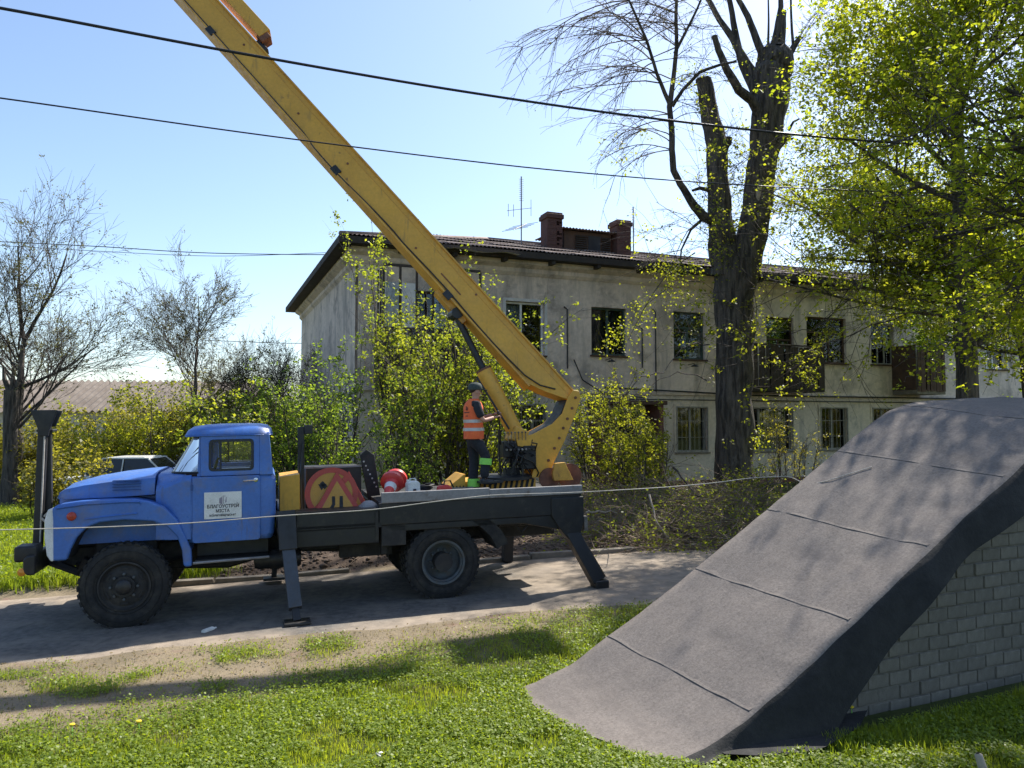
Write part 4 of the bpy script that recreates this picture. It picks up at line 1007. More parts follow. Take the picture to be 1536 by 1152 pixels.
# outriggers
def outrigger(top, mid, foot, w=.17, sleeve='black_metal', inner='leg_grey', nm='outrigger', w2=None):
    w2 = w2 or w * .82
    up = (1, 0, 0)
    o = B().beam(top, mid, w * 1.15, w * 1.25, up).build(nm, sleeve, tk, bevel=.01)
    top, mid, foot = Vector(top), Vector(mid), Vector(foot); e = mid.lerp(foot, .80)
    B().beam(mid.lerp(top, .1), e, w2, w2 * 1.1, up).build('inner_leg', inner, o, bevel=.006)
    B().beam(e, foot + Vector((0, 0, .03)), w2 * .55, w2 * .6, up).build('ram', 'rust' if inner == 'rust' else 'black_metal', o)
    B().box(-.15, .15, -.12, .12, 0, .035).build('foot_plate', 'black_metal', o, bevel=.008).location = (foot.x, foot.y, foot.z)
    return o
zg = lambda X: -(0)
outrigger((1.81, .02, 1.26), (1.83, -.10, .80), (1.915, -.52, .012), .17)
P_('outrigger_beam', B().box(1.73, 1.92, .0, 2.28, .96, 1.2), 'black_metal', bevel=.01)
outrigger((1.74, 2.2, 1.2), (1.73, 2.22, .75), (1.68, 2.0, .06), .15, inner='black_metal')
b = B().prism([(5.30, 1.26), (5.78, 1.26), (5.78, .92), (5.70, .66), (5.54, .68), (5.40, .86), (5.30, 1.02)], -.02, .16); P_('outrigger_gusset', b, 'frame_metal', bevel=.012)
b = B().prism([(5.30, 1.26), (5.78, 1.26), (5.78, .92), (5.70, .72), (5.54, .72), (5.30, 1.02)], 2.12, 2.30); P_('outrigger_gusset', b, 'frame_metal', bevel=.012)
o = B().beam((5.60, .06, .78), (5.93, -.10, .10), .15, .19, (1, 0, 0)).build('outrigger', 'black_metal', tk, bevel=.01)
B().add([(5.735, -.02, .74), (5.735, .13, .74), (6.035, -.15 + .13, .15), (6.035, -.165, .15)], [(0, 1, 2, 3)]).build('lit_face', 'worn_and_lit_steel', o, fix=False)  # paler steel paints sunlight onto the rear side of the leg
B().box(5.86, 6.06, -.2, .02, -.01, .12).build('foot_block', 'black_metal', o, bevel=.02)
B().box(5.79, 5.84, .0, .14, .78, .98).build('hinge_plate', 'worn_and_lit_steel', o)
o = B().beam((5.5, 2.2, 1.0), (5.36, 2.2, .42), .13, .16, (1, 0, 0)).build('outrigger', 'rust', tk, bevel=.01)
B().beam((5.36, 2.2, .45), (5.33, 2.18, .02), .16, .16, (1, 0, 0)).build('foot_block', 'black_metal', o, bevel=.01)
P_('cross_brace', B().beam((4.85, .9, 1.02), (5.45, .35, .80), .06, .08).beam((5.0, 1.9, .98), (5.5, .3, .88), .05, .05), 'black_metal')
b = B()
for i in range(9):
    X0 = 3.1 + RND.random() * 2.4; y = RND.uniform(.1, .8); b.tube([(X0, y, 1.0), (X0 + .15, y, .88 - RND.random() * .12), (X0 + .35, y, 1.0)], .012, 5)
P_('hanging_hoses', b, 'rubber_hose', smooth=True)
b = B().box(2.98, 3.25, .12, .5, .78, 1.0).box(3.0, 3.08, .2, .3, .62, .8); P_('valve_block', b, 'dusty_black', bevel=.01)
# stowage behind the cab
P_('yellow_locker', B().prism([(1.74, 1.06), (1.99, 1.06), (1.99, 1.69), (1.74, 1.66)], .42, 1.25), 'yellow_paint', bevel=.008)
b = B().box(1.98, 2.06, .66, .74, 1.0, 2.30); ps = P_('mast_post', b, 'black_metal', bevel=.006)
B().box(2.06, 2.17, .64, .74, 2.20, 2.32).build('work_lamp', 'black_metal', ps, bevel=.01)
B().tube([(2.02, .6, 1.1), (2.0, .58, 1.6), (2.05, .6, 2.1)], .015, 5).build('lamp_cable', 'rubber_hose', ps)
b = B().box(2.10, 2.86, 1.1, 1.85, 1.06, 1.72); cb_ = P_('steel_cabinet', b, 'frame_metal', bevel=.012)
B().box(2.08, 2.88, 1.08, 1.10, 1.715, 1.74).build('cabinet_edge', 'board_grey', cb_)
# hazard striped turntable base
tb = P_('turntable_base', B().prism([(4.33, 1.30), (5.42, 1.30), (5.42, 1.455), (4.33, 1.455)], .95, 1.7), 'yellow_paint', bevel=.004, seg=1)
for i in range(13):
    X0 = 4.34 + i * .082; B().prism([(X0, 1.302), (X0 + .04, 1.302), (X0 + .075, 1.453), (X0 + .035, 1.453)], .942, .9495).build('black_stripe', 'sign_black', tb)
P_('sloped_guard', B().prism([(4.12, 1.30), (4.33, 1.30), (4.33, 1.55), (4.30, 1.55), (4.12, 1.42)], .93, .95).prism([(4.10, 1.40), (4.13, 1.40), (4.34, 1.56), (4.31, 1.56)], .95, 1.5), 'yellow_paint')
for i in range(4): B().prism([(4.14 + i * .05, 1.31), (4.158 + i * .05, 1.31), (4.158 + i * .05, 1.40), (4.14 + i * .05, 1.40)], .922, .9295).build('black_stripe', 'sign_black', tb)
P_('turntable_ring', B().lathe([(0, 1.455), (.42, 1.455), (.42, 1.50), (.36, 1.52), (0, 1.52)], (5.0, 1.15, 0), 28, 'z'), 'black_metal', smooth=True)
# turret: two yellow cheek plates
cheek = [(5.35, 1.47), (5.62, 1.47), (5.72, 1.70), (5.90, 2.02), (6.05, 2.35), (6.17, 2.64), (6.15, 2.76), (6.05, 2.78), (5.96, 2.66), (5.86, 2.42), (5.70, 2.27), (5.38, 2.12), (5.12, 2.05), (5.14, 1.95), (5.38, 1.90), (5.42, 1.72)]
tr = P_('turret', B().prism(cheek, .93, .955), 'yellow_paint', bevel=.008)
B().prism(cheek, 1.345, 1.37).build('far_cheek', 'yellow_paint', tr, bevel=.008)
bp_ = [(5.62, 1.47), (5.72, 1.70), (5.90, 2.02), (6.05, 2.35), (6.15, 2.60)]
for a_, c_ in zip(bp_[:-1], bp_[1:]): B().beam((a_[0] - .02, 1.15, a_[1]), (c_[0] - .02, 1.15, c_[1]), .39, .02, (1, 0, 0)).build('back_plate', 'yellow_paint', tr)
for a_, c_ in (((5.16, 2.02), (5.40, 2.10)), ((5.40, 2.10), (5.70, 2.25)), ((5.70, 2.25), (5.85, 2.40)), ((5.85, 2.40), (5.95, 2.62))): B().beam((a_[0], 1.15, a_[1]), (c_[0], 1.15, c_[1]), .39, .03, (1, 0, 0)).build('inner_plate', 'black_metal', tr)
for x_, z_ in ((6.02, 2.5), (5.94, 2.34), (5.87, 2.2), (5.8, 2.05), (5.72, 1.9), (6.08, 2.66), (5.62, 1.72)):
    B().lathe([(.022, .93), (.022, .915), (0, .913)], (x_, 0, z_), 8).build('bolt', 'rust', tr)
# boom: straight box with flanges
b0 = Vector((6.02, 1.15, 2.62)); btop = Vector((.66, 2.85, 9.07))      # the boom leans away from the camera as it rises
d = (btop - b0).normalized(); sdv = Vector((0, 1, 0)); sdv = (sdv - d * sdv.dot(d)).normalized(); nrm = sdv.cross(d).normalized(); nrm = nrm if nrm.z > 0 else -nrm
def bpnt(s, h, y):
    k = 1 - .012 * max(0, s - 1.0); q = b0 + d * s + nrm * (h * k) + sdv * ((y - 1.15) * k); return (q.x, q.y, q.z)
def bbox_(s0, s1, h0, h1, y0, y1):
    v = [bpnt(s, h, y) for s in (s0, s1) for h, y in ((h0, y0), (h1, y0), (h1, y1), (h0, y1))]
    return B().add(v, [(0, 1, 2, 3), (7, 6, 5, 4), (0, 4, 5, 1), (1, 5, 6, 2), (2, 6, 7, 3), (3, 7, 4, 0)])
hl_, hh = -.335, .135
side = [(-.02, hh - .03), (.0, hh), (11.0, hh), (11.0, hl_), (1.1, hl_), (.62, hl_ + .0), (.32, -.20), (.02, -.03)]
b = B(); b.prism([(s, h) for s, h in side], .99, 1.31); b.v = [bpnt(v[0], v[2], v[1]) for v in b.v]
bm_ = P_('boom', b, 'yellow_paint', bevel=.008)
bbox_(0.02, 10.98, hh - .012, hh + .012, .96, 1.34).build('top_flange', 'yellow_flange', bm_)
bbox_(.55, 10.98, hl_ - .014, hl_ + .012, .955, 1.345).build('bottom_flange', 'yellow_flange', bm_)
bbox_(.06, 10.9, hh - .10, hh - .088, .984, .99).build('weld_rib', 'yellow_flange', bm_)
bbox_(1.95, 2.6, hl_ - .10, hl_ - .015, 1.05, 1.25).build('ram_bracket', 'yellow_flange', bm_)
cable = [bpnt(.25, -.06, .975), bpnt(.45, -.2, .972), bpnt(.72, -.275, .97)] + [bpnt(s, -.295 + .012 * math.sin(s * 3), .97) for s in np.arange(1.1, 3.6, .3)] + [bpnt(s, -.325 + .03 * math.sin(s * 2.1), .962) for s in np.arange(3.7, 5.6, .2)] + [bpnt(s, -.31, .97) for s in np.arange(5.8, 10, .5)]
B().tube(cable, .012, 5).build('boom_cable', 'rubber_hose', bm_, smooth=True)
for s in (2.35, 4.95, 7.9): bbox_(s, s + .14, hl_ - .05, hl_ + .06, .955, .985).build('clamp', 'black_metal', bm_)
for s, h in ((5.0, -.1), (2.15, .02), (7.5, -.05), (6.1, -.15), (3.3, -.2)): B().lathe([(.018, .99), (.018, .98), (0, .979)], (bpnt(s, h, .99)[0], bpnt(s, h, .99)[1] - .99, bpnt(s, h, .99)[2]), 8).build('bolt', 'rust', bm_)
bbox_(2.3, 2.75, -.18, -.16, .984, .99).build('plate_edge', 'rust', bm_)
# second arm folded along the top of the boom
jb = bbox_(7.5, 10.9, hh + .13, hh + .36, 1.02, 1.28).build('folded_arm', 'yellow_paint', tk, bevel=.008)
bbox_(7.40, 7.55, hh + .10, hh + .30, 1.03, 1.27).build('arm_hinge', 'rust', jb, bevel=.02)
bbox_(7.28, 7.5, hh + .012, hh + .12, 1.08, 1.22).build('rest_block', 'black_metal', jb, bevel=.01)
# upper arm: from the tip of the boom over to the basket beside the poplar, above the frame
from mathutils import Euler
_Mi = (Matrix.Translation(W0) @ Matrix.Rotation(TH, 4, 'Z') @ Matrix.Rotation(-PH, 4, 'Y')).inverted()
tip = Vector(bpnt(10.9, -.1, 1.15)); bk0 = _Mi @ Vector((5.9, 15.75, 12.7))
ua = B().beam(tip, bk0, .30, .36).build('upper_arm', 'yellow_paint', tk, bevel=.01)
B().tube([tip + Vector((0, -.3, 0)), tip + Vector((0, .3, 0))], .12, 14).build('elbow_pin', 'rust', ua)
bq = bk0 + Vector((.55, 0, -.5)); b = B().box(bq.x - .6, bq.x + .6, bq.y - .4, bq.y + .4, bq.z - .35, bq.z - .30)
for zz in (.15, .7):
    c4 = [bq + Vector((sx * .6, sy * .4, zz)) for sx, sy in ((-1, -1), (1, -1), (1, 1), (-1, 1))]; b.tube(c4 + [c4[0]], .02, 6)
for sx, sy in ((-1, -1), (1, -1), (1, 1), (-1, 1)): b.tube([bq + Vector((sx * .6, sy * .4, -.33)), bq + Vector((sx * .6, sy * .4, .7))], .02, 6)
b.build('basket', 'yellow_paint', tk)
# lift ram
r0 = Vector((5.12, 1.15, 2.08)); r1 = Vector((4.80, 1.15, 3.12)); r0 = Vector((5.20, 1.15, 2.10)); r1 = Vector((4.78, 1.15, 3.15)); r2 = Vector(bpnt(2.15, hl_ - .06, 1.15)); r1b = r0.lerp(r2, .53)
rm_ = P_('lift_ram', B().tube([r0, r1b], .125, 20), 'yellow_paint', smooth=True, bevel=.006)
B().tube([r1b, r2], .052, 14).build('ram_rod', 'black_metal', rm_, smooth=True)
B().tube([r0.lerp(r2, .525), r0.lerp(r2, .54)], .128, 20).build('gland', 'rust', rm_, smooth=True)
B().lathe([(.0, -.15), (.09, -.15), (.09, .15), (0, .15)], (r2.x, r2.y, r2.z), 14).build('ram_eye', 'black_metal', rm_)
B().obox(r0, (.24, .34, .22), Matrix.Rotation(.4, 3, 'Y')).build('ram_foot', 'yellow_paint', rm_, bevel=.02)
B().tube([r0 + Vector((-.15, -.1, .1)), r1b + Vector((-.14, -.08, -.1))], .016, 6).build('ram_pipe', 'rubber_hose', rm_)
# hydraulic control block with hoses and levers
cbk = P_('control_block', B().box(4.92, 5.30, .95, 1.25, 1.78, 2.02).box(4.98, 5.2, 1.0, 1.2, 1.47, 1.62).box(5.22, 5.42, .9, 1.2, 1.60, 1.95), 'black_metal', bevel=.015)
b = B(); hr = random.Random(4)
for i in range(26):
    p0 = Vector((hr.uniform(4.92, 5.4), hr.uniform(.82, 1.1), hr.uniform(1.75, 2.05))); p3 = Vector((hr.uniform(4.9, 5.45), hr.uniform(.8, 1.2), hr.uniform(1.48, 1.65)))
    p1 = p0 + Vector((hr.uniform(-.1, .1), -.06, hr.uniform(-.05, .12))); p2 = p3 + Vector((hr.uniform(-.12, .12), -.05, .15))
    b.tube([p0, p0.lerp(p1, .8), p1.lerp(p2, .3), p1.lerp(p2, .7), p2.lerp(p3, .6), p3], .011, 5)
b.build('hoses', 'rubber_hose', cbk, smooth=True)
b = B()
for i in range(7): X = 4.95 + i * .055; b.tube([(X, .96, 1.98), (X - .03, .88, 2.14)], .006, 5); b.lathe([(0, -.018), (.018, 0), (0, .018)], (X - .03, .88, 2.15), 8, 'z')
b.build('levers', 'worn_and_lit_steel', cbk)
b = B()
for i in range(8): p0 = Vector((4.95 + .06 * i, .90, 1.9)); b.lathe([(0, 0), (.016, 0), (.016, -.04), (0, -.04)], p0, 8)
b.build('fittings', 'worn_and_lit_steel', cbk)
P_('hand_lever', B().tube([(4.88, .95, 1.98), (4.80, .72, 2.30), (4.76, .66, 2.44)], .012, 6).lathe([(0, -.03), (.02, -.02), (.02, .02), (0, .03)], (4.76, .66, 2.45), 10, 'z'), 'black_metal')
P_('control_stand', B().tube([(4.87, .95, 1.46), (4.85, .95, 2.2)], .014, 6).tube([(5.2, .9, 1.5), (5.2, .9, 1.9)], .02, 6), 'black_metal')
# gear behind the turret
P_('winch_drum', B().lathe([(0, -.2), (.17, -.2), (.17, .2), (0, .2)], (5.98, 1.2, 1.47), 20), 'board_grey', smooth=True)
P_('drum_flange', B().lathe([(0, -.03), (.19, -.03), (.19, .0), (0, .0)], (5.98, .99, 1.47), 24).lathe([(0, -.03), (.16, -.03), (.16, .0), (0, .0)], (5.62, .92, 1.45), 20), 'rust', smooth=True)
P_('yellow_wedge', B().prism([(5.66, 1.42), (5.64, 1.52), (5.68, 1.68), (5.84, 1.69), (5.97, 1.42)], .80, .86), 'yellow_flange', bevel=.008)

# ------------------------------------------------------------------ things carried on the truck
MT = Matrix.Translation(W0) @ Matrix.Rotation(TH, 4, 'Z') @ Matrix.Rotation(-PH, 4, 'Y')
def ontruck(name, loc, rot=(0, 0, 0), **k):
    from mathutils import Euler
    M = MT @ Matrix.Translation(Vector(loc)) @ Euler(rot).to_matrix().to_4x4()
    o = empty(name, **k); o.location = M.to_translation(); o.rotation_euler = M.to_euler(); return o
sr = ontruck('road_sign', (2.40, .50, 1.075), (-.12, 0, 0), label='round red and yellow no-overtaking road sign with a red slash, lying on the truck', cat='road sign')
C0 = .335
b = B().lathe([(0, 0), (.345, 0), (.345, -.012), (0, -.012)], (0, 0, C0), 40); b.build('plate', 'sign_yellow', sr)
b = B().lathe([(.275, -.013), (.345, -.013), (.345, -.018), (.275, -.018), (.275, -.013)], (0, 0, C0), 40); b.build('red_ring', 'sign_red', sr)
b = B().beam((-.2, -.020, C0 - .2), (.2, -.020, C0 + .2), .006, .075, (0, 1, 0))
b = B(); b.prism([(-.235, C0 - .18), (-.18, C0 - .235), (.235, C0 + .18), (.18, C0 + .235)], -.014, -.020); b.build('red_bar', 'sign_red', sr)
b = B(); b.prism([(-.15, C0 + .14), (-.11, C0 + .17), (-.05, C0 + .10), (-.09, C0 + .06)], -.0135, -.0165); b.prism([(-.17, C0 + .13), (-.13, C0 + .05), (-.06, C0 + .13)], -.0135, -.0165); b.build('black_arrow', 'sign_black', sr)
B().tube([(0, .01, 0), (0, .01, C0)], .02, 6).build('post_stub', 'board_grey', sr)
def tri(name, loc, rot, label, symbol, s=.37):
    t = ontruck(name, loc, rot, label=label, cat='road sign')
    h = s * math.sqrt(3)
    def T(k, dz=0): 
        c = h / 3; return [(-s * k, c - c * k + dz), (s * k, c - c * k + dz), (0, c + (h - c) * k + dz)]
    b = B(); b.prism(T(1), 0, -.01); b.build('plate', 'sign_red', t, bevel=.004, seg=1)
    B().prism(T(.70), -.0105, -.014).build('yellow_field', 'sign_yellow', t)
    if symbol:
        b = B(); b.prism([(-.14, .10), (-.09, .10), (-.03, .2), (-.03, .31), (-.07, .31), (-.07, .21)], -.0145, -.018); b.prism([(.02, .10), (.07, .10), (.07, .31), (.03, .31)], -.0145, -.018); b.build('road_narrows_symbol', 'sign_black', t)
    return t
tri('road_sign', (2.47, .42, 1.07), (-.2, .0, .0), 'triangular red and yellow road-narrows sign leaning on the round sign', True)
tri('road_sign', (2.62, .72, 1.08), (-.15, .06, 0), 'plain red triangle sign half hidden behind the other two signs', False, .35)
cp = ontruck('loading_panel', (3.04, 1.1, 1.25), (0, -.17, .25), label='dark steel loading panel with a row of pale holes, standing upright on the deck', cat='panel')
B().prism([(-.09, 0), (.09, 0), (.10, .62), (.0, .72), (-.10, .66)], -.02, .02).build('plate', 'dusty_black', cp, bevel=.006)
b = B()
for i in range(7): b.lathe([(0, -.025), (.013, -.025), (.013, -.02), (0, -.02)], (-.07 + i * .02, 0, .56 - i * .065), 8)
b.build('holes', 'reflective', cp)
for i, (x, lab) in enumerate(((3.26, 'red and white traffic cone on its side, the nearer of two'), (3.34, 'red traffic cone base showing behind the nearer cone'))):
    c = ontruck('traffic_cone', (x - .03, .72 + i * .16, 1.50 + .02 * i), (.45, 0, -.35), label=lab, cat='traffic cone', group='traffic cones lying on the deck')
    B().lathe([(.155, .06), (.16, .0), (.15, -.01), (.10, -.03), (.085, -.10)], n=24).build('cone_foot', 'red_plastic', c, smooth=True)
    B().lathe([(.0851, -.10), (.07, -.20)], n=24).build('white_band', 'white_paint', c, smooth=True)
    B().lathe([(.07, -.2), (.035, -.40), (0, -.40)], n=24).build('cone_tip', 'red_plastic', c, smooth=True)
cn = ontruck('jerrycan', (3.49, .55, 1.305), (0, 0, .2), label='small off-white plastic jerrycan beside the red cones', cat='jerrycan')
B().prism([(-.09, 0), (.09, 0), (.09, .19), (.05, .225), (-.05, .225), (-.09, .20)], -.06, .06).build('body', 'canister', cn, bevel=.014)
B().tube([(-.04, 0, .225), (-.04, 0, .255), (.03, 0, .255), (.05, 0, .225)], .012, 6).lathe([(.02, .2), (.02, .245), (0, .245)], (-.072, 0, 0), 10, 'z').build('handle', 'canister', cn)
B().box(-.02, .025, -.066, -.061, .05, .12).build('printed_mark', 'ink', cn)
cs = ontruck('chainsaw', (3.95, .6, 1.305), (0, 0, .15), label='small orange chainsaw lying on the deck left of the striped guard', cat='chainsaw')
B().prism([(-.13, .02), (.08, .02), (.1, .1), (.04, .15), (-.1, .14)], -.05, .05).build('engine_body', 'red_plastic', cs, bevel=.02)
B().tube([(-.02, 0, .14), (-.0, 0, .2), (.08, 0, .2), (.12, 0, .12)], .012, 6).build('handle', 'rubber_hose', cs)
B().prism([(.1, .05), (.42, .055), (.45, .08), (.42, .10), (.1, .10)], -.006, .006).build('guide_bar', 'worn_and_lit_steel', cs)
b = B(); hr = random.Random(8); p = Vector((0, 0, .02)); pts = []
for i in range(60): a_ = i * .55; pts.append((.16 * math.cos(a_) + hr.uniform(-.02, .02), .12 * math.sin(a_), .02 + .002 * i + hr.uniform(0, .01)))
hz = ontruck('hose_coil', (3.68, .9, 1.30), label='loose coil of thin black hose on the deck behind the jerrycan', cat='hose'); b.tube(pts, .012, 5).build('hose', 'rubber_hose', hz, smooth=True)
rb_ = ontruck('rag_heap', (2.86, .35, 1.07), label='crumpled pale sacking tucked at the end of the side locker', cat='sacking')
b = B(); 
V = []; 
for i in range(12):
    for j in range(8): t, f_ = i / 11 * 2 * math.pi, j / 7 * math.pi / 2; r = .13 + .04 * hr.random(); V.append((r * math.cos(t) * math.cos(f_), r * math.sin(t) * math.cos(f_), .17 * math.sin(f_) + .02 * hr.random() + .06))
b.v = V; b.f = [(i * 8 + j, ((i + 1) % 12) * 8 + j, ((i + 1) % 12) * 8 + j + 1, i * 8 + j + 1) for i in range(12) for j in range(7)]; b.build('cloth', 'board_grey', rb_, smooth=True)

# ------------------------------------------------------------------ person on the turntable deck
S = .905
pr_ = ontruck('person', (4.42, .76, 1.30), (0, 0, 0), label='worker in orange vest, dark cap and black trousers working the lift levers', cat='person')
def skin(name, J, E, mat, parent, lv=2, root=0, smooth=True):
    me = bpy.data.meshes.new(name); me.from_pydata([tuple(Vector(j[0]) * S) for j in J], E, [])
    o = link(name, me, parent, mat); o.modifiers.new('skin', 'SKIN')
    if not me.skin_vertices: 
        me.update()
    sv = me.skin_vertices[0].data
    for i, j in enumerate(J):
        r = j[1] if isinstance(j[1], tuple) else (j[1], j[1]); sv[i].radius = (r[0] * S, r[1] * S); sv[i].use_root = (i == root)
    s_ = o.modifiers.new('sub', 'SUBSURF'); s_.levels = lv; s_.render_levels = lv
    dg = bpy.context.evaluated_depsgraph_get(); m2 = bpy.data.meshes.new_from_object(o.evaluated_get(dg))
    o.modifiers.clear(); m2.materials.clear(); m2.materials.append(MATS[mat]); o.data = m2
    m2.polygons.foreach_set('use_smooth', [True] * len(m2.polygons)); return o
# he faces +x and slightly away; x forward, y: his left is away from the camera (+y)
hip, chest, neck, head = (0, 0, .95), (.0, 0, 1.25), (.03, 0, 1.46), (.055, 0, 1.60)
sR, sL = (.0, -.19, 1.40), (.0, .19, 1.40)
eR, eL = (.10, -.235, 1.14), (.14, .22, 1.16)
wR, wL = (.30, -.14, 1.19), (.36, .12, 1.24)
kR, kL = (.17, -.10, .60), (.03, .10, .50)
aR, aL = (.13, -.11, .22), (-.0, .10, .09)
J = [(hip, (.13, .11)), ((0, 0, 1.1), (.12, .10)), (chest, (.14, .11)), ((.01, 0, 1.38), (.10, .08)), (neck, .055), ((.045, 0, 1.53), .06), (head, .085), ((.05, 0, 1.68), .075),
     ((0, -.17, 1.385), .045), (eR, .04), (wR, .032), ((0, .17, 1.385), .045), (eL, .04), (wL, .032), ((0, -.09, .90), .09), (kR, .06), (aR, .04), ((0, .09, .90), .09), (kL, .06), (aL, .04)]
E = [(0, 1), (1, 2), (2, 3), (3, 4), (4, 5), (5, 6), (6, 7), (3, 8), (8, 9), (9, 10), (3, 11), (11, 12), (12, 13), (0, 14), (14, 15), (15, 16), (0, 17), (17, 18), (18, 19)]
skin('body', J, E, 'skin', pr_)
# face details
b = B(); b.prism([(.135, 1.56), (.165, 1.575), (.14, 1.62)], -.012, .012); b.v = [tuple(Vector(v) * S) for v in b.v]; b.build('nose', 'skin', pr_, smooth=True)
for s_ in (-1, 1):
    b = B().lathe([(0, -.008), (.02, -.006), (.026, .0), (.02, .006), (0, .008)], (0, 0, 0), 10); o = b.build('ear', 'skin', pr_, smooth=True); o.location = Vector((.045, s_ * .082, 1.60)) * S; o.scale = (.8, 1, 1.25)
    o = B().lathe([(0, -.01), (.009, 0), (0, .01)], n=8, axis='z').build('eye', 'ink', pr_); o.location = Vector((.132, s_ * .032, 1.612)) * S
o = B().box(.128, .137, -.022, .022, 1.535, 1.542); o.v = [tuple(Vector(v) * S) for v in o.v]; o.build('mouth', 'rust', pr_)
skin('hair', [((.0, 0, 1.58), .07), ((.0, 0, 1.66), .082), ((.03, 0, 1.69), .08)], [(0, 1), (1, 2)], 'hair', pr_)
cpj = B().lathe([(.098, 1.635), (.104, 1.66), (.10, 1.70), (.08, 1.735), (.045, 1.752), (0, 1.756)], (.035, 0, 0), 20, 'z')
cpj.v = [tuple(Vector((.035 + (v[0] - .035) * 1.12, v[1], v[2])) * S) for v in cpj.v]; cpo = cpj.build('cap', 'cap_green', pr_, smooth=True)
vz = B(); vz.prism([(.10, -.08), (.17, -.075), (.225, -.04), (.24, 0), (.225, .04), (.17, .075), (.10, .08)], 1.640, 1.652, axis='z'); vz.v = [tuple(Vector((v[0], v[1], v[2] - (v[0] - .1) * .12)) * S) for v in vz.v]; vz.build('cap_visor', 'cap_green', cpo)
# black T-shirt with short sleeves
skin('t_shirt', [((0, 0, .98), (.145, .12)), ((0, 0, 1.12), (.13, .105)), (chest, (.152, .12)), ((.01, 0, 1.40), (.13, .10)), ((.02, 0, 1.45), .07), (sR, .078), ((.05, -.218, 1.25), .07), ((.075, -.228, 1.19), .065), (sL, .078), ((.07, .21, 1.26), .07), ((.1, .215, 1.2), .065)],
     [(0, 1), (1, 2), (2, 3), (3, 4), (3, 5), (5, 6), (6, 7), (3, 8), (8, 9), (9, 10)], 'black_cloth', pr_)
# vest: lathe-like loft around the torso with arm openings left by tapering towards the shoulders
def oval(z, rx, ry, cx=0, n=28): return [((cx + rx * math.cos(t)) * S, ry * math.sin(t) * S, z * S) for t in np.arange(n) * 2 * math.pi / n]
vb = B(); lev = [(.86, .155, .205, .0), (.93, .16, .215, 0), (1.0, .155, .21, 0), (1.08, .15, .20, 0), (1.17, .155, .195, 0), (1.27, .162, .185, 0), (1.36, .155, .170, .0), (1.42, .135, .150, .0), (1.475, .095, .105, .01), (1.495, .07, .08, .015)]
vb.loft([oval(z, rx, ry, cx) for z, rx, ry, cx in lev], caps=False)
for i, v in enumerate(vb.v): 
    k = 1 + .025 * math.sin(v[2] * 40 + v[0] * 25) + .02 * math.sin(v[1] * 50 + v[2] * 13); vb.v[i] = (v[0] * k, v[1] * k, v[2])
ve = vb.build('vest', 'orange_vest', pr_, smooth=True)
def band(z0, z1, e, name, mat, par, a0=0, a1=2 * math.pi, n=40):
    bb = B(); L_ = [l[0] for l in lev]
    for z in (z0, z1):
        for i in range(n + 1):
            t = a0 + (a1 - a0) * i / n; rx = np.interp(z, L_, [l[1] for l in lev]) + e; ry = np.interp(z, L_, [l[2] for l in lev]) + e
            x, y, zz = rx * math.cos(t) * S, ry * math.sin(t) * S, z * S; k = 1 + .025 * math.sin(zz * 40 + x * 25) + .02 * math.sin(y * 50 + zz * 13); bb.v.append((x * k, y * k, zz))
    bb.f = [(i, i + 1, n + 2 + i, n + 1 + i) for i in range(n)]; return bb.build(name, mat, par, smooth=True, fix=False)
band(.985, 1.035, .006, 'reflective_band', 'reflective', ve); band(1.115, 1.165, .006, 'reflective_band', 'reflective', ve)
# arm holes: dark shirt shows at the shoulder because the sleeve stands proud of the vest
# printed back panel
band(1.27, 1.285, .005, 'vest_print', 'vest_print', ve, math.radians(192), math.radians(232), 8); band(1.215, 1.228, .005, 'vest_print', 'vest_print', ve, math.radians(204), math.radians(222), 6)
o = band(1.31, 1.375, .005, 'vest_print', 'vest_print', ve, math.radians(207), math.radians(213), 3); o = band(1.31, 1.36, .005, 'vest_print', 'vest_print', ve, math.radians(217), math.radians(222), 3)
band(1.325, 1.335, .0055, 'vest_print', 'vest_print', ve, math.radians(207), math.radians(222), 4)
# trousers
skin('trousers', [((0, 0, .97), (.145, .125)), ((0, 0, .88), (.15, .135)), ((.02, -.10, .80), (.105, .10)), (kR, (.085, .08)), ((.15, -.105, .36), (.078, .075)), (aR, (.075, .07)), ((.0, .10, .80), (.105, .1)), (kL, (.085, .08)), (aL, (.085, .08)), ((-.0, .10, .16), (.085, .08))],
     [(0, 1), (1, 2), (2, 3), (3, 4), (4, 5), (1, 6), (6, 7), (7, 9), (9, 8)], 'black_cloth', pr_)
def cuff(c, r, h, ax, nm='lime_band'):
    c = Vector(c); ax = Vector(ax).normalized()
    return B().tube([(c - ax * h / 2) * S, (c + ax * h / 2) * S], [r * S, r * S], 16, caps=False).build('leg_band', nm, pr_, smooth=True)
cuff((.16, -.105, .50), .098, .10, (Vector(kR) - Vector(aR))); cuff((.012, .10, .16), .098, .13, (0, 0, 1))
for (x, y, z) in ((.13, -.11, .13), (.0, .10, .0)):
    skin('boot', [((x - .02, y, z + .12), .06), ((x - .03, y, z + .055), .058), ((x + .08, y, z + .045), (.05, .045)), ((x + .18, y, z + .038), (.05, .036))], [(0, 1), (1, 2), (2, 3)], 'boot', pr_, 1)
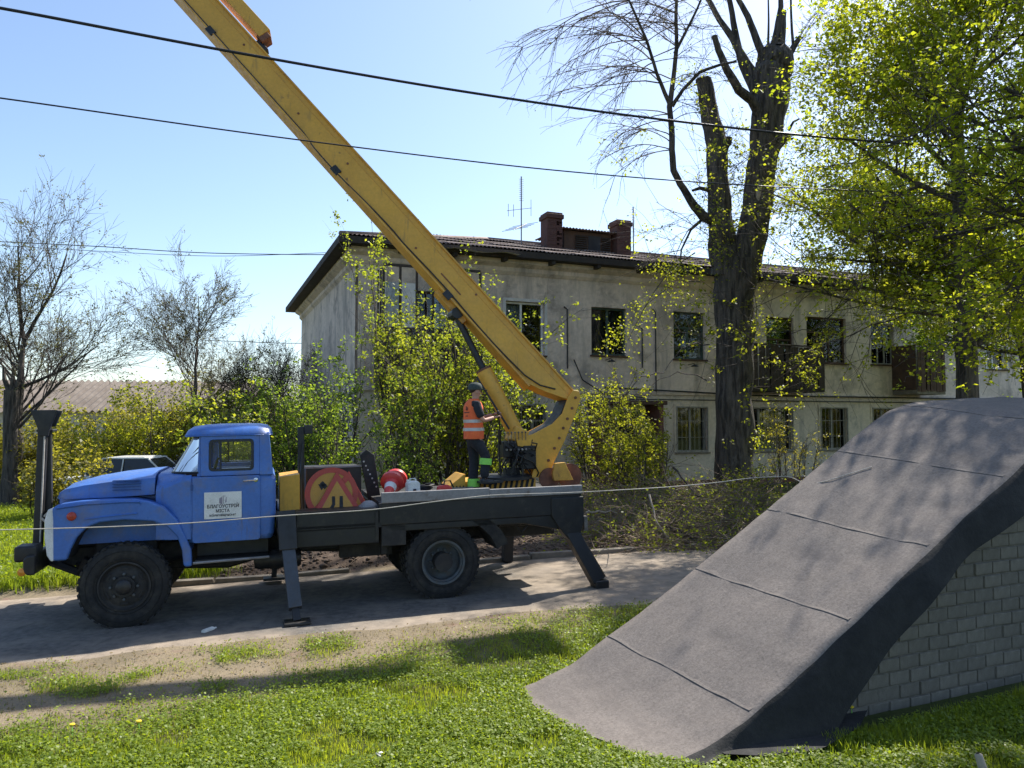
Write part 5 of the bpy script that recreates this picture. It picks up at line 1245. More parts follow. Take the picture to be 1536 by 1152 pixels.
# the step the bent leg stands on belongs to the truck
# hands: palm and five curled fingers
for w, s_, e in ((wR, -1, eR), (wL, 1, eL)):
    w = Vector(w); dd = (w - Vector(e)).normalized(); sd = Vector((0, s_, 0)); up = dd.cross(sd).normalized(); up = up if up.z > 0 else -up
    J = [(w, .028), (w + dd * .045, (.032, .02)), (w + dd * .085, (.036, .018))]; E = [(0, 1), (1, 2)]
    hnd = skin('hand', J, E, 'skin', pr_, 1)
    for k in range(4):
        off = sd * (.027 - .018 * k) + dd * .085; L_ = (.030, .034, .032, .025)[k]
        a_ = w + off - dd * .012; b_ = w + off + dd * L_; c_ = b_ + dd * L_ * .5 - up * L_ * .8; d_ = c_ - up * L_ * .4 - dd * L_ * .6
        skin('finger', [(a_, .009), (b_, .0085), (c_, .0078), (d_, .007)], [(0, 1), (1, 2), (2, 3)], 'skin', hnd, 1)
    a_ = w + dd * .03 - sd * .025; skin('thumb', [(a_, .011), (a_ + dd * .03 - sd * .025 - up * .01, .0095), (a_ + dd * .055 - sd * .02 - up * .03, .008)], [(0, 1), (1, 2)], 'skin', hnd, 1)
P_('foot_step', B().box(4.46, 4.80, .58, .95, 1.445, 1.47), 'black_metal')

# ------------------------------------------------------------------ big pollarded poplar in front of the house
TD = 21.5
def poly(pts, rad, Y=TD, dy=None, sub=3, seed=0):
    """pixel-traced limb at distance Y (metres) with its own depth wander"""
    P = [np.array(at(x, y, Y + (dy[i] if dy else 0))) for i, (x, y) in enumerate(pts)]
    R = [r / F * Y for r in rad]; rr = np.random.RandomState(seed); Q = []; S_ = []
    for i in range(len(P) - 1):
        for k in range(sub): t = k / sub; Q.append(P[i] * (1 - t) + P[i + 1] * t + rr.normal(size=3) * R[i] * .05); S_.append(R[i] * (1 - t) + R[i + 1] * t)
    Q.append(P[-1]); S_.append(R[-1]); return np.array(Q), np.array(S_)
tb_ = at(1102, 762, TD); base = Vector((tb_.x, TD, Hs(tb_.x, TD))); nb_ = np.array(base)
pop = empty('poplar_tree', base, label='thick dark poplar with lopped limbs and bare hanging twigs, in front of the house', cat='tree')
L_main = [poly([(1102, 770), (1102, 740), (1101, 680), (1102, 600), (1103, 520), (1102, 450), (1104, 395)], [37, 31, 27, 26, 26.5, 29, 33], seed=1),
          poly([(1092, 410), (1084, 370), (1080, 320), (1078, 270), (1074, 215), (1064, 165), (1055, 120)], [26, 21, 17, 15.5, 15, 13, 11.5], seed=2),
          poly([(1112, 420), (1122, 375), (1135, 310), (1145, 240), (1152, 180), (1158, 130), (1160, 92), (1162, 72)], [28, 24, 21, 21, 24, 27, 27, 17], seed=3),
          poly([(1080, 235), (1090, 215), (1093, 208)], [8, 7, 5.5], seed=4), poly([(1164, 220), (1178, 205), (1184, 208)], [9, 7, 4], seed=5)]
L_mid = [poly([(1150, 200), (1128, 150), (1108, 135), (1090, 105), (1078, 75), (1072, 55)], [10, 7.5, 7, 6, 5, 4.5], dy=[0, -.3, -.5, -.6, -.7, -.7], seed=6),
         poly([(1142, 130), (1120, 95), (1100, 60), (1080, 30), (1060, -5), (1045, -40)], [8, 6.5, 5.5, 4.5, 4, 3], dy=[0, .2, .4, .5, .6, .6], seed=7),
         poly([(1135, 140), (1115, 100), (1105, 60), (1098, 20), (1090, -20), (1085, -60)], [8, 7, 5.5, 4.5, 4, 3], dy=[0, .3, .4, .4, .5, .5], seed=8),
         poly([(1148, 90), (1135, 60), (1122, 25), (1108, 0), (1095, -30)], [7, 6, 5, 4, 3], seed=9), poly([(1158, 80), (1166, 45), (1171, 10), (1172, -30)], [6, 5, 4, 3], seed=10),
         poly([(1170, 90), (1174, 50), (1175, 18)], [6, 5, 4.6], seed=11), poly([(1178, 95), (1190, 70), (1200, 55)], [6, 5, 3], seed=12), poly([(1152, 75), (1153, 30), (1152, -20)], [2, 1.5, 1], seed=13),
         poly([(1190, 75), (1187, 30), (1186, -10)], [2.4, 1.8, 1.5], seed=14), poly([(1184, 95), (1188, 75), (1191, 62)], [2, 1.5, 1], seed=15),
         poly([(1183, 195), (1190, 183), (1199, 178)], [2.6, 1.8, 1.2], seed=16), poly([(1183, 210), (1191, 207)], [2.4, 1.4], seed=17),
         poly([(1066, 286), (1050, 282), (1038, 286)], [3.6, 2.8, 1.8], seed=18), poly([(1080, 335), (1055, 325), (1035, 300), (1020, 275), (1010, 255), (1008, 225), (1008, 195), (1004, 160), (1010, 120), (1015, 70), (1014, 20), (1016, -30)], [9, 7.5, 6, 5, 5, 4.6, 4.6, 4.2, 3.4, 3, 2.6, 2], dy=[0, -.3, -.6, -.8, -.9, -1, -1, -1, -1, -1.1, -1.2, -1.2], seed=19),
         poly([(1008, 160), (1024, 135), (1050, 108), (1080, 97), (1105, 92)], [3, 2.6, 2.4, 2, 1.4], dy=[-1, -1.2, -1.4, -1.5, -1.6], seed=20),
         poly([(1004, 155), (985, 110), (970, 60), (950, 15), (930, -30)], [3.4, 2.6, 2.2, 1.7, 1.3], dy=[-1, -1.2, -1.4, -1.6, -1.7], seed=21),
         poly([(1012, 80), (1030, 45), (1045, 15), (1060, -20)], [2.4, 2, 1.6, 1.2], dy=[-1.1, -1.1, -1.3, -1.4], seed=22), poly([(1052, 330), (1036, 345), (1022, 375), (1018, 420)], [2.5, 1.8, 1.3, .8], seed=23)]
mk = lambda T: [(p - nb_, r) for p, r in T]
def bark_tube(name, T, mat, parent, n):
    P = []; R = []
    for p, r in T: P.append(p); R.append(r)
    o = thin_tubes(name, P, R, mat, parent, n)
    me = o.data; co = np.empty(len(me.vertices) * 3, np.float32); me.vertices.foreach_get('co', co); co = co.reshape(-1, 3)
    return o
for nm, T in (('trunk', L_main[:1]), ('lopped_limb', L_main[1:2]), ('lopped_limb', L_main[2:3]), ('knob', L_main[3:])):
    P = []; R = []
    for p, r in mk(T):
        t = np.linspace(0, 1, len(p)); tt = np.linspace(0, 1, len(p) * 4); P.append(np.stack([np.interp(tt, t, p[:, k]) for k in range(3)], 1)); R.append(np.interp(tt, t, r))
    o = thin_tubes(nm, P, R, 'bark', pop, 28)
    me = o.data; k = 28; co = np.empty(len(me.vertices) * 3, np.float32); me.vertices.foreach_get('co', co); co = co.reshape(-1, 3)
    c0 = 0
    for p in P:     # deep ridged bark
        m_ = len(p) * k; a_ = np.tile(np.arange(k), len(p)); h_ = np.repeat(np.arange(len(p)), k)
        f_ = 1 + .09 * (vnoise(a_ * 1.0, h_ * .22, 1.0, 2) - .5) * 2 + .10 * (vnoise(a_ * .3, h_ * .15, 1.0, 5) - .5) * 2
        ctr = np.repeat(p, k, 0); co[c0:c0 + m_] = ctr + (co[c0:c0 + m_] - ctr) * f_[:, None]; c0 += m_
    me.vertices.foreach_set('co', co.ravel()); me.update()
    # closed tops
for (px, py, r) in ((1055, 120, 11.5), (1162, 72, 17), (1093, 208, 5.5), (1175, 18, 4.6), (1072, 55, 4.5)):
    c = Vector(at(px, py, TD)) - base; B().lathe([(r / F * TD * 1.04, -.04), (r / F * TD, .02), (0, .03)], c, 14, 'z').build('cut_face', 'bark', pop)
# stripped pale patch on the right limb
V = []; pts = [(1140, 275, 3), (1138, 295, 6), (1134, 320, 6), (1130, 345, 5), (1126, 370, 1)]
for x, y, w in pts:
    for s_ in (-1, 0, 1): V.append(np.array(at(x + s_ * w, y, TD - 18 / F * TD * 1.12 + abs(s_) * .05)) - nb_)
npmesh('bare_wood', np.array(V), np.array([(i * 3 + k, i * 3 + k + 1, i * 3 + 4 + k, i * 3 + 3 + k) for i in range(4) for k in range(2)]), 'bark_pale', pop, smooth=True)
thin_tubes('limbs', [p for p, r in mk(L_mid)], [r for p, r in mk(L_mid)], 'bark', pop, 8)
rnd = np.random.RandomState(21); tw = []
def droopy(src, n, length, r, side, bend, kids=3, jitter=.5):
    for _ in range(n):
        i = rnd.randint(1, len(src) - 1); p = src[i]; dd = np.array([side * rnd.uniform(.3, 1), rnd.uniform(-.6, .6), rnd.uniform(-.1, .9)])
        pts, _d = wobble(p, dd, length * rnd.uniform(.5, 1.2), 9, rnd, .09, bend); tw.append((pts, np.linspace(r, .004, 10)))
        for _k in range(kids * 2):
            j = rnd.randint(2, 8); d2 = (pts[j] - pts[j - 1]); d2 = d2 / np.linalg.norm(d2) + rnd.normal(size=3) * .45
            q, _d = wobble(pts[j], d2, length * rnd.uniform(.2, .5), 6, rnd, .1, (bend[0] * .4, 0, bend[2])); tw.append((q, np.linspace(r * .5, .003, 7)))
            for _m in range(2):
                j2 = rnd.randint(1, 5); q2, _d = wobble(q[j2], (q[j2] - q[j2 - 1]) / .1 + rnd.normal(size=3), length * .18, 4, rnd, .12, (0, 0, -.5)); tw.append((q2, np.linspace(r * .28, .003, 5)))
lm = [p for p, r in mk(L_mid)]
droopy(lm[15], 16, 3.6, .022, -1, (-.6, 0, -1.1)); droopy(lm[15], 7, 1.8, .014, 1, (.2, 0, -.6)); droopy(lm[13][12:], 18, 3.0, .02, -1, (-.5, 0, -.9)); droopy(lm[13][14:], 8, 1.6, .014, 1, (.1, 0, -.5)); droopy(lm[14], 6, 1.5, .012, 1, (0, 0, -.4))
droopy(lm[16], 8, 1.6, .012, -1, (-.1, 0, .2)); droopy(lm[1], 6, 1.6, .012, -1, (0, 0, -.2)); droopy(lm[6], 8, 1.9, .014, 1, (.3, 0, -.3)); droopy(L_main[2][0][14:20] - nb_, 7, 1.5, .01, 1, (.1, 0, -1.0), 1)
droopy(L_main[1][0][2:10] - nb_, 8, 1.5, .012, -1, (0, 0, -.6)); droopy(L_main[1][0][6:14] - nb_, 7, 1.2, .012, 1, (0, 0, .4), 2); droopy(lm[17], 8, 1.3, .01, -1, (-.3, 0, -.8), 2)
tw2 = thin_tubes('twigs', [t[0] for t in tw], [t[1] for t in tw], 'twig_grey', pop)
C = np.concatenate([t[0][-4:] for t in tw]); C = C[rnd.randint(0, len(C), 1500)] + rnd.normal(size=(1500, 3)) * .04
leaves('buds', C, .05, 'leaf_pale', pop, rs_=rnd)
# leafy shoots on the trunk
C = []
for (px, py, n, sx, sy) in ((1010, 410, 260, 14, 12), (1000, 400, 120, 20, 8), (965, 465, 170, 12, 14), (1010, 445, 90, 14, 10), (950, 500, 90, 12, 18), (1080, 370, 120, 14, 20), (1140, 470, 130, 7, 36), (1075, 300, 60, 8, 18), (925, 500, 160, 9, 14), (1136, 660, 130, 7, 12), (1120, 90, 60, 40, 20), (1035, 105, 60, 16, 8), (1098, 400, 70, 30, 14)):
    for _ in range(n): C.append(np.array(at(px + rnd.normal() * sx, py + rnd.normal() * sy, TD - .6 + rnd.normal() * .25)) - nb_)
leaves('shoots', np.array(C), .075, 'leaf_yellow', pop, rs_=rnd)
st = []
for (a_, b_) in (((1050, 425), (960, 470)), ((1055, 330), (1000, 415)), ((1040, 380), (940, 510)), ((1065, 520), (995, 560)), ((1060, 570), (960, 590)), ((995, 560), (920, 620)), ((1120, 420), (1140, 500))):
    p0 = np.array(at(*a_, TD - .3)) - nb_; p1 = np.array(at(*b_, TD - .9)) - nb_; t = np.linspace(0, 1, 8)[:, None]; q = p0 * (1 - t) + p1 * t + np.array([0, 0, .35]) * np.sin(t * math.pi) + rnd.normal(size=(8, 3)) * .03; st.append(q)
tag(thin_tubes('shoot_stems', st, [np.linspace(.022, .007, 8)] * len(st), 'bark_thin', pop), kind='stuff')

# ------------------------------------------------------------------ leafy trees on the right
SP = dict(amp=.13, bend=[(0, 0, .0), (0, 0, .1), (0, 0, .2), (0, 0, .3), (0, 0, .2)], taper=.45, n=[0, 5, 5, 6, 6], lo=.22, ang=(.5, 1.05), len=(.5, .75), rmin=.006)
def starts_up(h, n, L_, r, lvl, seed, up=.6, spread=1.0, h0=.45):
    rr = np.random.RandomState(seed); out = []
    for i in range(n):
        a_ = 2 * math.pi * (i + rr.uniform(-.3, .3)) / n; z = h * (h0 + (1 - h0) * (i + .5) / n)
        out.append(((0, 0, z), (math.cos(a_) * spread, math.sin(a_) * spread, up + .5 * i / n), L_ * rr.uniform(.8, 1.15) * (1 - .3 * i / n), r * (1 - .4 * i / n), lvl))
    return out
def trunkline(h, r, seed, lean=(0, 0), k=9):
    rr = np.random.RandomState(seed); t = np.linspace(0, 1, k)
    p = np.stack([lean[0] * t ** 1.3 + np.cumsum(rr.normal(size=k)) * .04, lean[1] * t + np.cumsum(rr.normal(size=k)) * .04, h * t - .15], 1)
    return p, np.interp(t, [0, .06, 1], [r * 1.4, r, r * .35])
def ground_at(x, y): return Vector((x, y, Hs(x, y)))
def nview(C): return C
# the large maple whose crown fills the upper right
mb_ = ground_at(11.0, 18.5)
tree('maple_tree', mb_, SP, 'large bright green maple filling the upper right of the view, above the ramp', leafn=72000, leafs=.105, leafm='leaf_maple', jit=.34, seed=5,
     trunk=trunkline(12, .28, 4), starts=starts_up(12, 16, 3.3, .10, 3, 6, up=.35, h0=.30), flat=.5)
mb2 = ground_at(12.2, 13.2)
tree('maple_tree', mb2, SP, 'nearer maple at the right edge with long dark limbs reaching into the picture', leafn=48000, leafs=.09, leafm='leaf_maple', jit=.28, seed=8,
     trunk=trunkline(8.5, .22, 9), starts=starts_up(8.5, 11, 3.5, .10, 3, 7, up=.35, h0=.40) + [((0, 0, 4.6), (-1, .1, .45), 4.4, .10, 3), ((0, 0, 3.6), (-1, -.1, .3), 3.8, .08, 3), ((0, 0, 5.8), (-1, .05, .6), 4.2, .09, 3), ((0, 0, 2.9), (-.9, .2, .12), 3.2, .05, 3), ((0, 0, 6.5), (-1, -.3, .35), 3.8, .08, 3), ((0, 0, 5.2), (-1, -.45, .5), 3.8, .07, 3)], flat=.5)
mb3 = ground_at(12.4, 21.0)
tree('acacia_tree', mb3, SP, 'sparse yellow-green tree with drooping boughs between the poplar and the maple', leafn=20000, leafs=.09, leafm='leaf_yellow', jit=.18, seed=11,
     trunk=trunkline(7.4, .12, 12), starts=starts_up(7.2, 6, 2.4, .05, 3, 13, up=.05, h0=.6) + [((0, 0, z_), (-1, q_, u_), l_, .05, 3) for z_, q_, u_, l_ in ((5.0, -.1, .12, 5.6), (5.8, .05, .08, 5.6), (6.3, -.25, .1, 5.2), (6.8, .12, .1, 5.4), (7.2, -.1, .15, 5.0), (5.4, .2, .05, 4.6))], flat=.5)
mb4 = ground_at(15.8, 23.5)
tree('maple_tree', mb4, SP, 'dark green maple standing behind the others before the far part of the house', leafn=24000, leafs=.14, leafm='leaf_green', jit=.22, seed=15,
     trunk=trunkline(9, .2, 3), starts=starts_up(9, 12, 3.6, .09, 3, 4, up=.3, h0=.25), flat=.5)

# ------------------------------------------------------------------ shrubs before the house
SB = dict(amp=.10, bend=[(0, 0, .1), (0, 0, .3), (0, 0, .5), (0, 0, .3)], taper=.35, n=[0, 5, 7, 7], lo=.15, ang=(.3, .75), len=(.3, .5), rmin=.004)
def shrub(name, x, y, h, w, n, ls, lm_, label, seed, leafn, jit=.09, group=None, spec=SB, lean=0, lv=(0, 1)):
    b_ = ground_at(x, y); rr = np.random.RandomState(seed); stt = []
    for i in range(n):
        a_ = 2 * math.pi * rr.rand(); r_ = w * math.sqrt(rr.rand()) * .55; hh_ = h * rr.uniform(.62, 1.0)
        stt.append(((r_ * math.cos(a_), r_ * math.sin(a_), 0), (math.cos(a_) * .22 + lean, math.sin(a_) * .22, 1), hh_, .012 + .006 * h, 2))
    return tree(name, b_, spec, label, 'shrub', group, leafn, ls, lm_, jit=jit, seed=seed, starts=stt, sides=(6, 3), lv=lv)
shrub('green_shrub', *at(470, 700, 17.5).xy, 3.5, 1.6, 15, .075, 'leaf_green', 'fresh green lilac thicket below the left corner of the house', 31, 6500)
shrub('green_shrub', *at(545, 700, 16.6).xy, 2.9, 1.7, 11, .07, 'leaf_green', 'lower green shrub in front of the dark balcony, left of the taller bush', 32, 5200)
shrub('yellow_shrub', *at(645, 700, 18.2).xy, 4.9, 1.6, 24, .085, 'leaf_bush', 'tall yellow-green bush behind the worker, reaching the upper balcony', 33, 12500)
shrub('yellow_shrub', *at(700, 700, 17.6).xy, 3.4, 1.1, 9, .085, 'leaf_bush', 'yellow-green bush just left of the lift ram', 34, 5000)
tree('shrub_shoot', ground_at(*at(612, 700, 18.8).xy), SB, 'single tall leafy shoot rising in front of the balcony glazing', 'shrub', None, 1300, .08, 'leaf_bush', 'bark_thin', .09, 35, starts=[((0, 0, 0), (-.02, 0, 1), 6.3, .035, 2)], sides=(6, 3))
shrub('yellow_shrub', *at(905, 700, 20.5).xy, 3.1, 1.5, 13, .075, 'leaf_yellow', 'yellow-leaved shrub in front of the brown house entry', 36, 5200, lean=.05)
shrub('yellow_shrub', *at(960, 700, 19.0).xy, 2.4, 1.1, 12, .08, 'leaf_yellow', 'low bright yellow shrub above the brush pile', 37, 3200)
shrub('small_shrub', *at(1195, 700, 22.5).xy, 1.9, .9, 8, .05, 'leaf_olive', 'small thin dark shrub under the wide ground-floor window', 38, 1500)
shrub('small_shrub', *at(1120, 740, 17.5).xy, 1.0, .7, 6, .07, 'leaf_yellow', 'small yellow sprout beside the ramp at the foot of the poplar', 39, 500)
shrub('small_shrub', *at(735, 700, 17.8).xy, 1.5, .9, 8, .06, 'leaf_bush', 'low sprouting shrub behind the striped turntable base', 40, 1800)
shrub('small_shrub', *at(600, 700, 15.5).xy, 1.9, .8, 8, .055, 'leaf_green', 'low green shrub behind the red cones', 41, 2500)

shrub('yellow_shrub', *at(352, 700, 17.5).xy, 2.7, 1.2, 10, .09, 'leaf_bush', 'sunny yellow-green shrub showing through the cab window', 42, 4500)
shrub('yellow_shrub', *at(735, 700, 20.8).xy, 3.0, 1.2, 8, .09, 'leaf_bush', 'thin yellow shrub against the house wall under the boom', 43, 1500)
# ------------------------------------------------------------------ hedge and trees at the left
SO = dict(SB); SO.update(n=[0, 4, 6, 6], ang=(.35, .9))
HG = [(98, 18.5, 1.5, 1.3, 'leaf_olive', 'low dark bush beside the boom rest', 5000), (-40, 25.5, 2.4, 2.2, 'leaf_olive', 'olive budding bush at the far left edge', 9000), (35, 23.5, 2.2, 1.8, 'leaf_olive', 'olive bush behind the left tree trunk', 9000), (95, 26, 2.7, 2.2, 'leaf_olive', 'tall olive bush behind the boom rest', 12000),
      (150, 24, 2.5, 1.8, 'leaf_yellow', 'yellow budding bush left of the parked car', 9000), (205, 27.5, 3.0, 2.2, 'leaf_olive', 'broad olive bush behind the parked car', 12000), (255, 25.5, 3.5, 2.0, 'leaf_yellow', 'yellow-green bush at the foot of the middle tree', 10000),
      (310, 27.5, 3.9, 2.0, 'leaf_olive', 'olive bush seen over the cab roof', 11000), (355, 25.0, 3.3, 1.8, 'leaf_yellow', 'yellow bush seen through the cab window', 9000), (400, 23.5, 3.0, 1.6, 'leaf_green', 'green bush behind the rear of the cab', 8000), (433, 26.5, 3.2, 1.6, 'leaf_green', 'dull green bush next to the house end wall', 8000), (-110, 24, 3.5, 2.4, 'leaf_olive', 'olive bush beyond the left edge of the view', 7000)]
for i, (px, Y, h, w, lm_, lab, n) in enumerate(HG):
    q = at(px, 700, Y); shrub('hedge_bush', q.x, Y, h * .92, w, 13, .10, lm_, lab, 50 + i, int(n * .6), .2, 'bushes along the left background', SO)
ST = dict(amp=.075, bend=[(0, 0, .1), (0, 0, .15), (0, 0, .3), (0, 0, .4), (0, 0, .3)], taper=.35, n=[0, 5, 6, 6, 5], lo=.2, ang=(.35, .85), len=(.5, .72), rmin=.006)
q = at(22, 700, 22.5)
tree('budding_tree', ground_at(q.x, 22.5), ST, 'tall budding tree with dark trunk at the left edge', leafn=14000, leafs=.055, leafm='leaf_pale', jit=.14, seed=61, trunk=trunkline(4.8, .19, 2, (.3, 0)),
     starts=starts_up(4.8, 14, 2.5, .045, 3, 5, up=.9, spread=.95, h0=.42) + [((0.2, 0, 4.8), (.35, .1, 1), 2.8, .06, 3), ((0.2, 0, 4.6), (-.3, -.1, 1), 3.0, .06, 3), ((.1, 0, 3.4), (1, .1, .4), 2.6, .05, 3)], lv=(0, 1))
b = B(); c = ground_at(at(14, 700, 22.0).x, 22.0)
st_ = empty('tree_stump', c, label='dead lopped trunk with ragged top beside the left tree', cat='stump')
P = [np.array([(0, 0, -.1), (.03, 0, 1.2), (-.02, .02, 2.4), (.0, 0, 3.3)])] + [np.array([(0, 0, 3.1), (dx, .0, 3.6), (dx * 1.2, 0, 3.95)]) for dx in (-.22, .02, .2)]
thin_tubes('trunk', P, [np.array([.24, .19, .19, .2])] + [np.array([.09, .06, .03])] * 3, 'bark', st_, 10)
q = at(287, 700, 25.5)
tree('budding_tree', ground_at(q.x, 25.5), ST, 'slender budding tree rising behind the blue cab', leafn=9500, leafs=.052, leafm='leaf_pale', jit=.12, seed=64, trunk=trunkline(4.9, .10, 6, (.1, 0)),
     starts=starts_up(4.9, 14, 2.1, .03, 3, 8, up=.9, spread=1, h0=.40) + [((0.05, 0, 4.4), (.1, .1, 1), 2.1, .035, 3)], lv=(0, 1))
q = at(395, 700, 28)
tree('budding_tree', ground_at(q.x, 28), ST, 'low bare spreading tree between the middle tree and the house', leafn=4500, leafs=.05, leafm='leaf_pale', jit=.08, seed=66, trunk=trunkline(2.4, .09, 7),
     starts=starts_up(2.6, 7, 2.3, .04, 3, 9, up=.9, spread=1, h0=.5), lv=(0, 1))
q = at(440, 700, 30)
tree('budding_tree', ground_at(q.x, 30), ST, 'greyish leafless tree touching the house end wall', leafn=4500, leafs=.05, leafm='leaf_pale', jit=.08, seed=68, trunk=trunkline(3, .09, 8),
     starts=starts_up(3, 8, 2.1, .04, 3, 10, up=.9, spread=1, h0=.5), lv=(0, 1))
# far tree line, one mass
rnd = np.random.RandomState(77); n = 26000; a_ = rnd.uniform(0, 2 * math.pi, n); r = rnd.uniform(75, 90, n)
z = rnd.rand(n) ** .8 * (3.2 + 1.6 * vnoise(a_ * 12, a_ * 0, 1, 3) + .8 * vnoise(a_ * 50, a_ * 0, 1, 5))
fl = leaves('distant_woods', np.stack([np.cos(a_) * r, np.sin(a_) * r, z], 1), .75, 'leaf_olive', rs_=rnd, aspect=.9)
tag(fl, 'low line of woods on the horizon beyond the gardens', 'woods', kind='stuff')

# ------------------------------------------------------------------ low building, parked car
lb = empty('long_shed', (-30, 44, 0), (0, 0, math.radians(4)), label='long low building with grey ribbed roof behind the bushes at the left', cat='building')
B().box(-9, 14, 0, 8, -.2, 3.0).build('wall', 'stucco_low', lb)
xs = np.linspace(-9.5, 14.5, 961); wv = .07 * np.cos(2 * math.pi * xs / .4)
V = np.concatenate([np.stack([xs, np.full_like(xs, -.6), 3.0 + wv], 1), np.stack([xs, np.full_like(xs, 4), 5.0 + wv], 1), np.stack([xs, np.full_like(xs, 8.6), 3.0 + wv], 1)]); i = np.arange(960)
npmesh('ribbed_roof', V, np.concatenate([np.stack([i, i + 1, i + 962, i + 961], 1), np.stack([i + 961, i + 962, i + 1923, i + 1922], 1)]), 'roof_grey', lb, smooth=True)
for k in range(6): B().box(-7.5 + k * 3.5, -6.3 + k * 3.5, -.02, .05, 1.1, 2.3).build('window', 'car_glass', lb)
q = at(196, 700, 21.5); cr = empty('parked_car', ground_at(q.x, 21.5), (0, 0, math.radians(4)), label='old silver saloon car parked behind the lorry bonnet, only roof and windows showing', cat='car')
b = B(); sec = lambda x, z0, z1, w: [(x, -w, z0), (x, w, z0), (x, w, z1 - .05), (x, w - .06, z1), (x, -w + .06, z1), (x, -w, z1 - .05)]
b.loft([sec(-1.95, .4, .72, .72), sec(-1.9, .25, .82, .78), (sec(-.95, .22, .90, .80)), sec(1.3, .22, .92, .8), sec(1.95, .28, .88, .76), sec(2.0, .4, .8, .72)]); b.build('body', 'car_silver', cr, bevel=.03)
roofp = [(-.98, .88), (-.50, 1.33), (-.35, 1.385), (.55, 1.385), (.75, 1.33), (1.22, .90)]
b = B(); b.loft([[(a * .985, y, .88 + (c - .88) * .985) for a, c in roofp] for y in (-.70, .70)]); 
b = B()
for s_ in (-1, 1):
    yb = .74 * s_; yt = .62 * s_
    def Pz(a, c): return (a, yb + (yt - yb) * (c - .88) / .5, c)
    for (p0, p1, w) in (((-.98, .88), (-.46, 1.36), .05), ((.05, .88), (.07, 1.37), .035), ((1.22, .90), (.72, 1.35), .06)): b.beam(Pz(*p0), Pz(*p1), .03, w, (0, 1, 0))
    b.beam(Pz(-.48, 1.36), Pz(.74, 1.36), .03, .05, (0, 1, 0))
b.build('pillars', 'car_silver', cr)
B().prism([(-.48, 1.34), (-.38, 1.39), (.58, 1.395), (.74, 1.345)], -.62, .62).build('roof', 'car_silver', cr, bevel=.02)
for s_ in (-1, 1):
    B().add([(-.88, .735 * s_, .92), (.03, .735 * s_, .92), (.04, .628 * s_, 1.345), (-.42, .628 * s_, 1.345)], [(0, 1, 2, 3)]).build('side_window', 'car_glass', cr, fix=False)
    B().add([(.10, .735 * s_, .92), (1.12, .735 * s_, .92), (.70, .628 * s_, 1.345), (.11, .628 * s_, 1.345)], [(0, 1, 2, 3)]).build('side_window', 'car_glass', cr, fix=False)
B().add([(-.96, -.68, .92), (-.96, .68, .92), (-.5, .58, 1.34), (-.5, -.58, 1.34)], [(0, 1, 2, 3)]).build('windscreen', 'car_glass', cr, fix=False)
B().add([(1.2, -.68, .92), (1.2, .68, .92), (.74, .58, 1.34), (.74, -.58, 1.34)], [(0, 1, 2, 3)]).build('rear_window', 'car_glass', cr, fix=False)
for x in (-1.25, 1.3):
    for y in (-.72, .72): B().lathe([(0, -.08), (.29, -.08), (.31, -.05), (.31, .05), (.29, .08), (0, .08)], (x, y, .30), 20).build('wheel', 'tyre', cr, smooth=True)

# ------------------------------------------------------------------ wires and rope
def wire(name, pts, r, label, mat='wire', cat='cable', sub=10, sag=0):
    P = [np.array(at(*p)) for p in pts]; Q = []
    for i in range(len(P) - 1):
        p0, p1, p2, p3 = P[max(i - 1, 0)], P[i], P[i + 1], P[min(i + 2, len(P) - 1)]
        for k in range(sub):
            t = k / sub; Q.append(.5 * ((2 * p1) + (p2 - p0) * t + (2 * p0 - 5 * p1 + 4 * p2 - p3) * t * t + (3 * p1 - p0 - 3 * p2 + p3) * t ** 3))
    Q.append(P[-1]); o = thin_tubes(name, [np.array(Q)], [np.full(len(Q), r)], mat, n=6); return tag(o, label, cat)
wire('power_line', [(-260, -30, 8.2), (0, 12, 9), (350, 78, 10), (700, 138, 11.2), (1000, 180, 12.4), (1310, 212, 14), (1700, 235, 16)], .020, 'thick black overhead cable crossing the top of the picture')
wire('power_line', [(-200, 122, 8), (0, 147, 8.5), (450, 210, 9.7), (860, 258, 11), (1220, 283, 12.4), (1700, 300, 14)], .0095, 'thinner overhead cable crossing below the thick one')
wire('power_line', [(-100, 358, 40), (135, 369, 40), (300, 379, 39), (487, 382, 38), (600, 380, 37)], .022, 'faint upper far wire running to the left end of the house roof')
wire('power_line', [(-100, 362, 42), (135, 376, 41), (320, 384, 40), (490, 379, 39)], .014, 'faint lower far wire meeting the house roof at the left')
wire('power_line', [(250, 508, 36), (400, 514, 35), (458, 515, 34.8)], .014, 'short faint wire reaching the house end wall at mid height')
re_ = Vector((.102, 7.001, 0)) + Matrix.Rotation(RA, 3, 'Z') @ Vector(ramp_pt(3.25, .18)); re2 = Vector((.102, 7.001, 0)) + Matrix.Rotation(RA, 3, 'Z') @ Vector(ramp_pt(3.75, .55))
P = [np.array(at(*p)) for p in [(-150, 798, 6.0), (0, 795, 6.3), (150, 791, 6.6), (285, 785, 6.9), (415, 774, 7.2), (560, 765, 7.5), (655, 752, 7.7), (740, 742, 7.9), (860, 739, 8.2), (1000, 731, 8.6), (1075, 724, 8.8), (1125, 717, 9.0), (1185, 714, 9.2)]] + [np.array(re_) + (0, 0, .015), np.array(re2) + (0, 0, .012)]
P = np.array(P); t = np.linspace(0, 1, len(P)); tt = np.linspace(0, 1, 90)
Q = np.stack([np.interp(tt, t, P[:, k]) for k in range(3)], 1); K = np.array([1, 2, 1]) / 4
for _ in range(3):
    for k in range(3): Q[1:-1, k] = np.convolve(Q[:, k], K, 'valid')
tag(thin_tubes('rope', [Q], [np.full(90, .0048)], 'rope', n=6), 'pale rope stretched across the picture in front of the lorry to the ramp', 'rope')

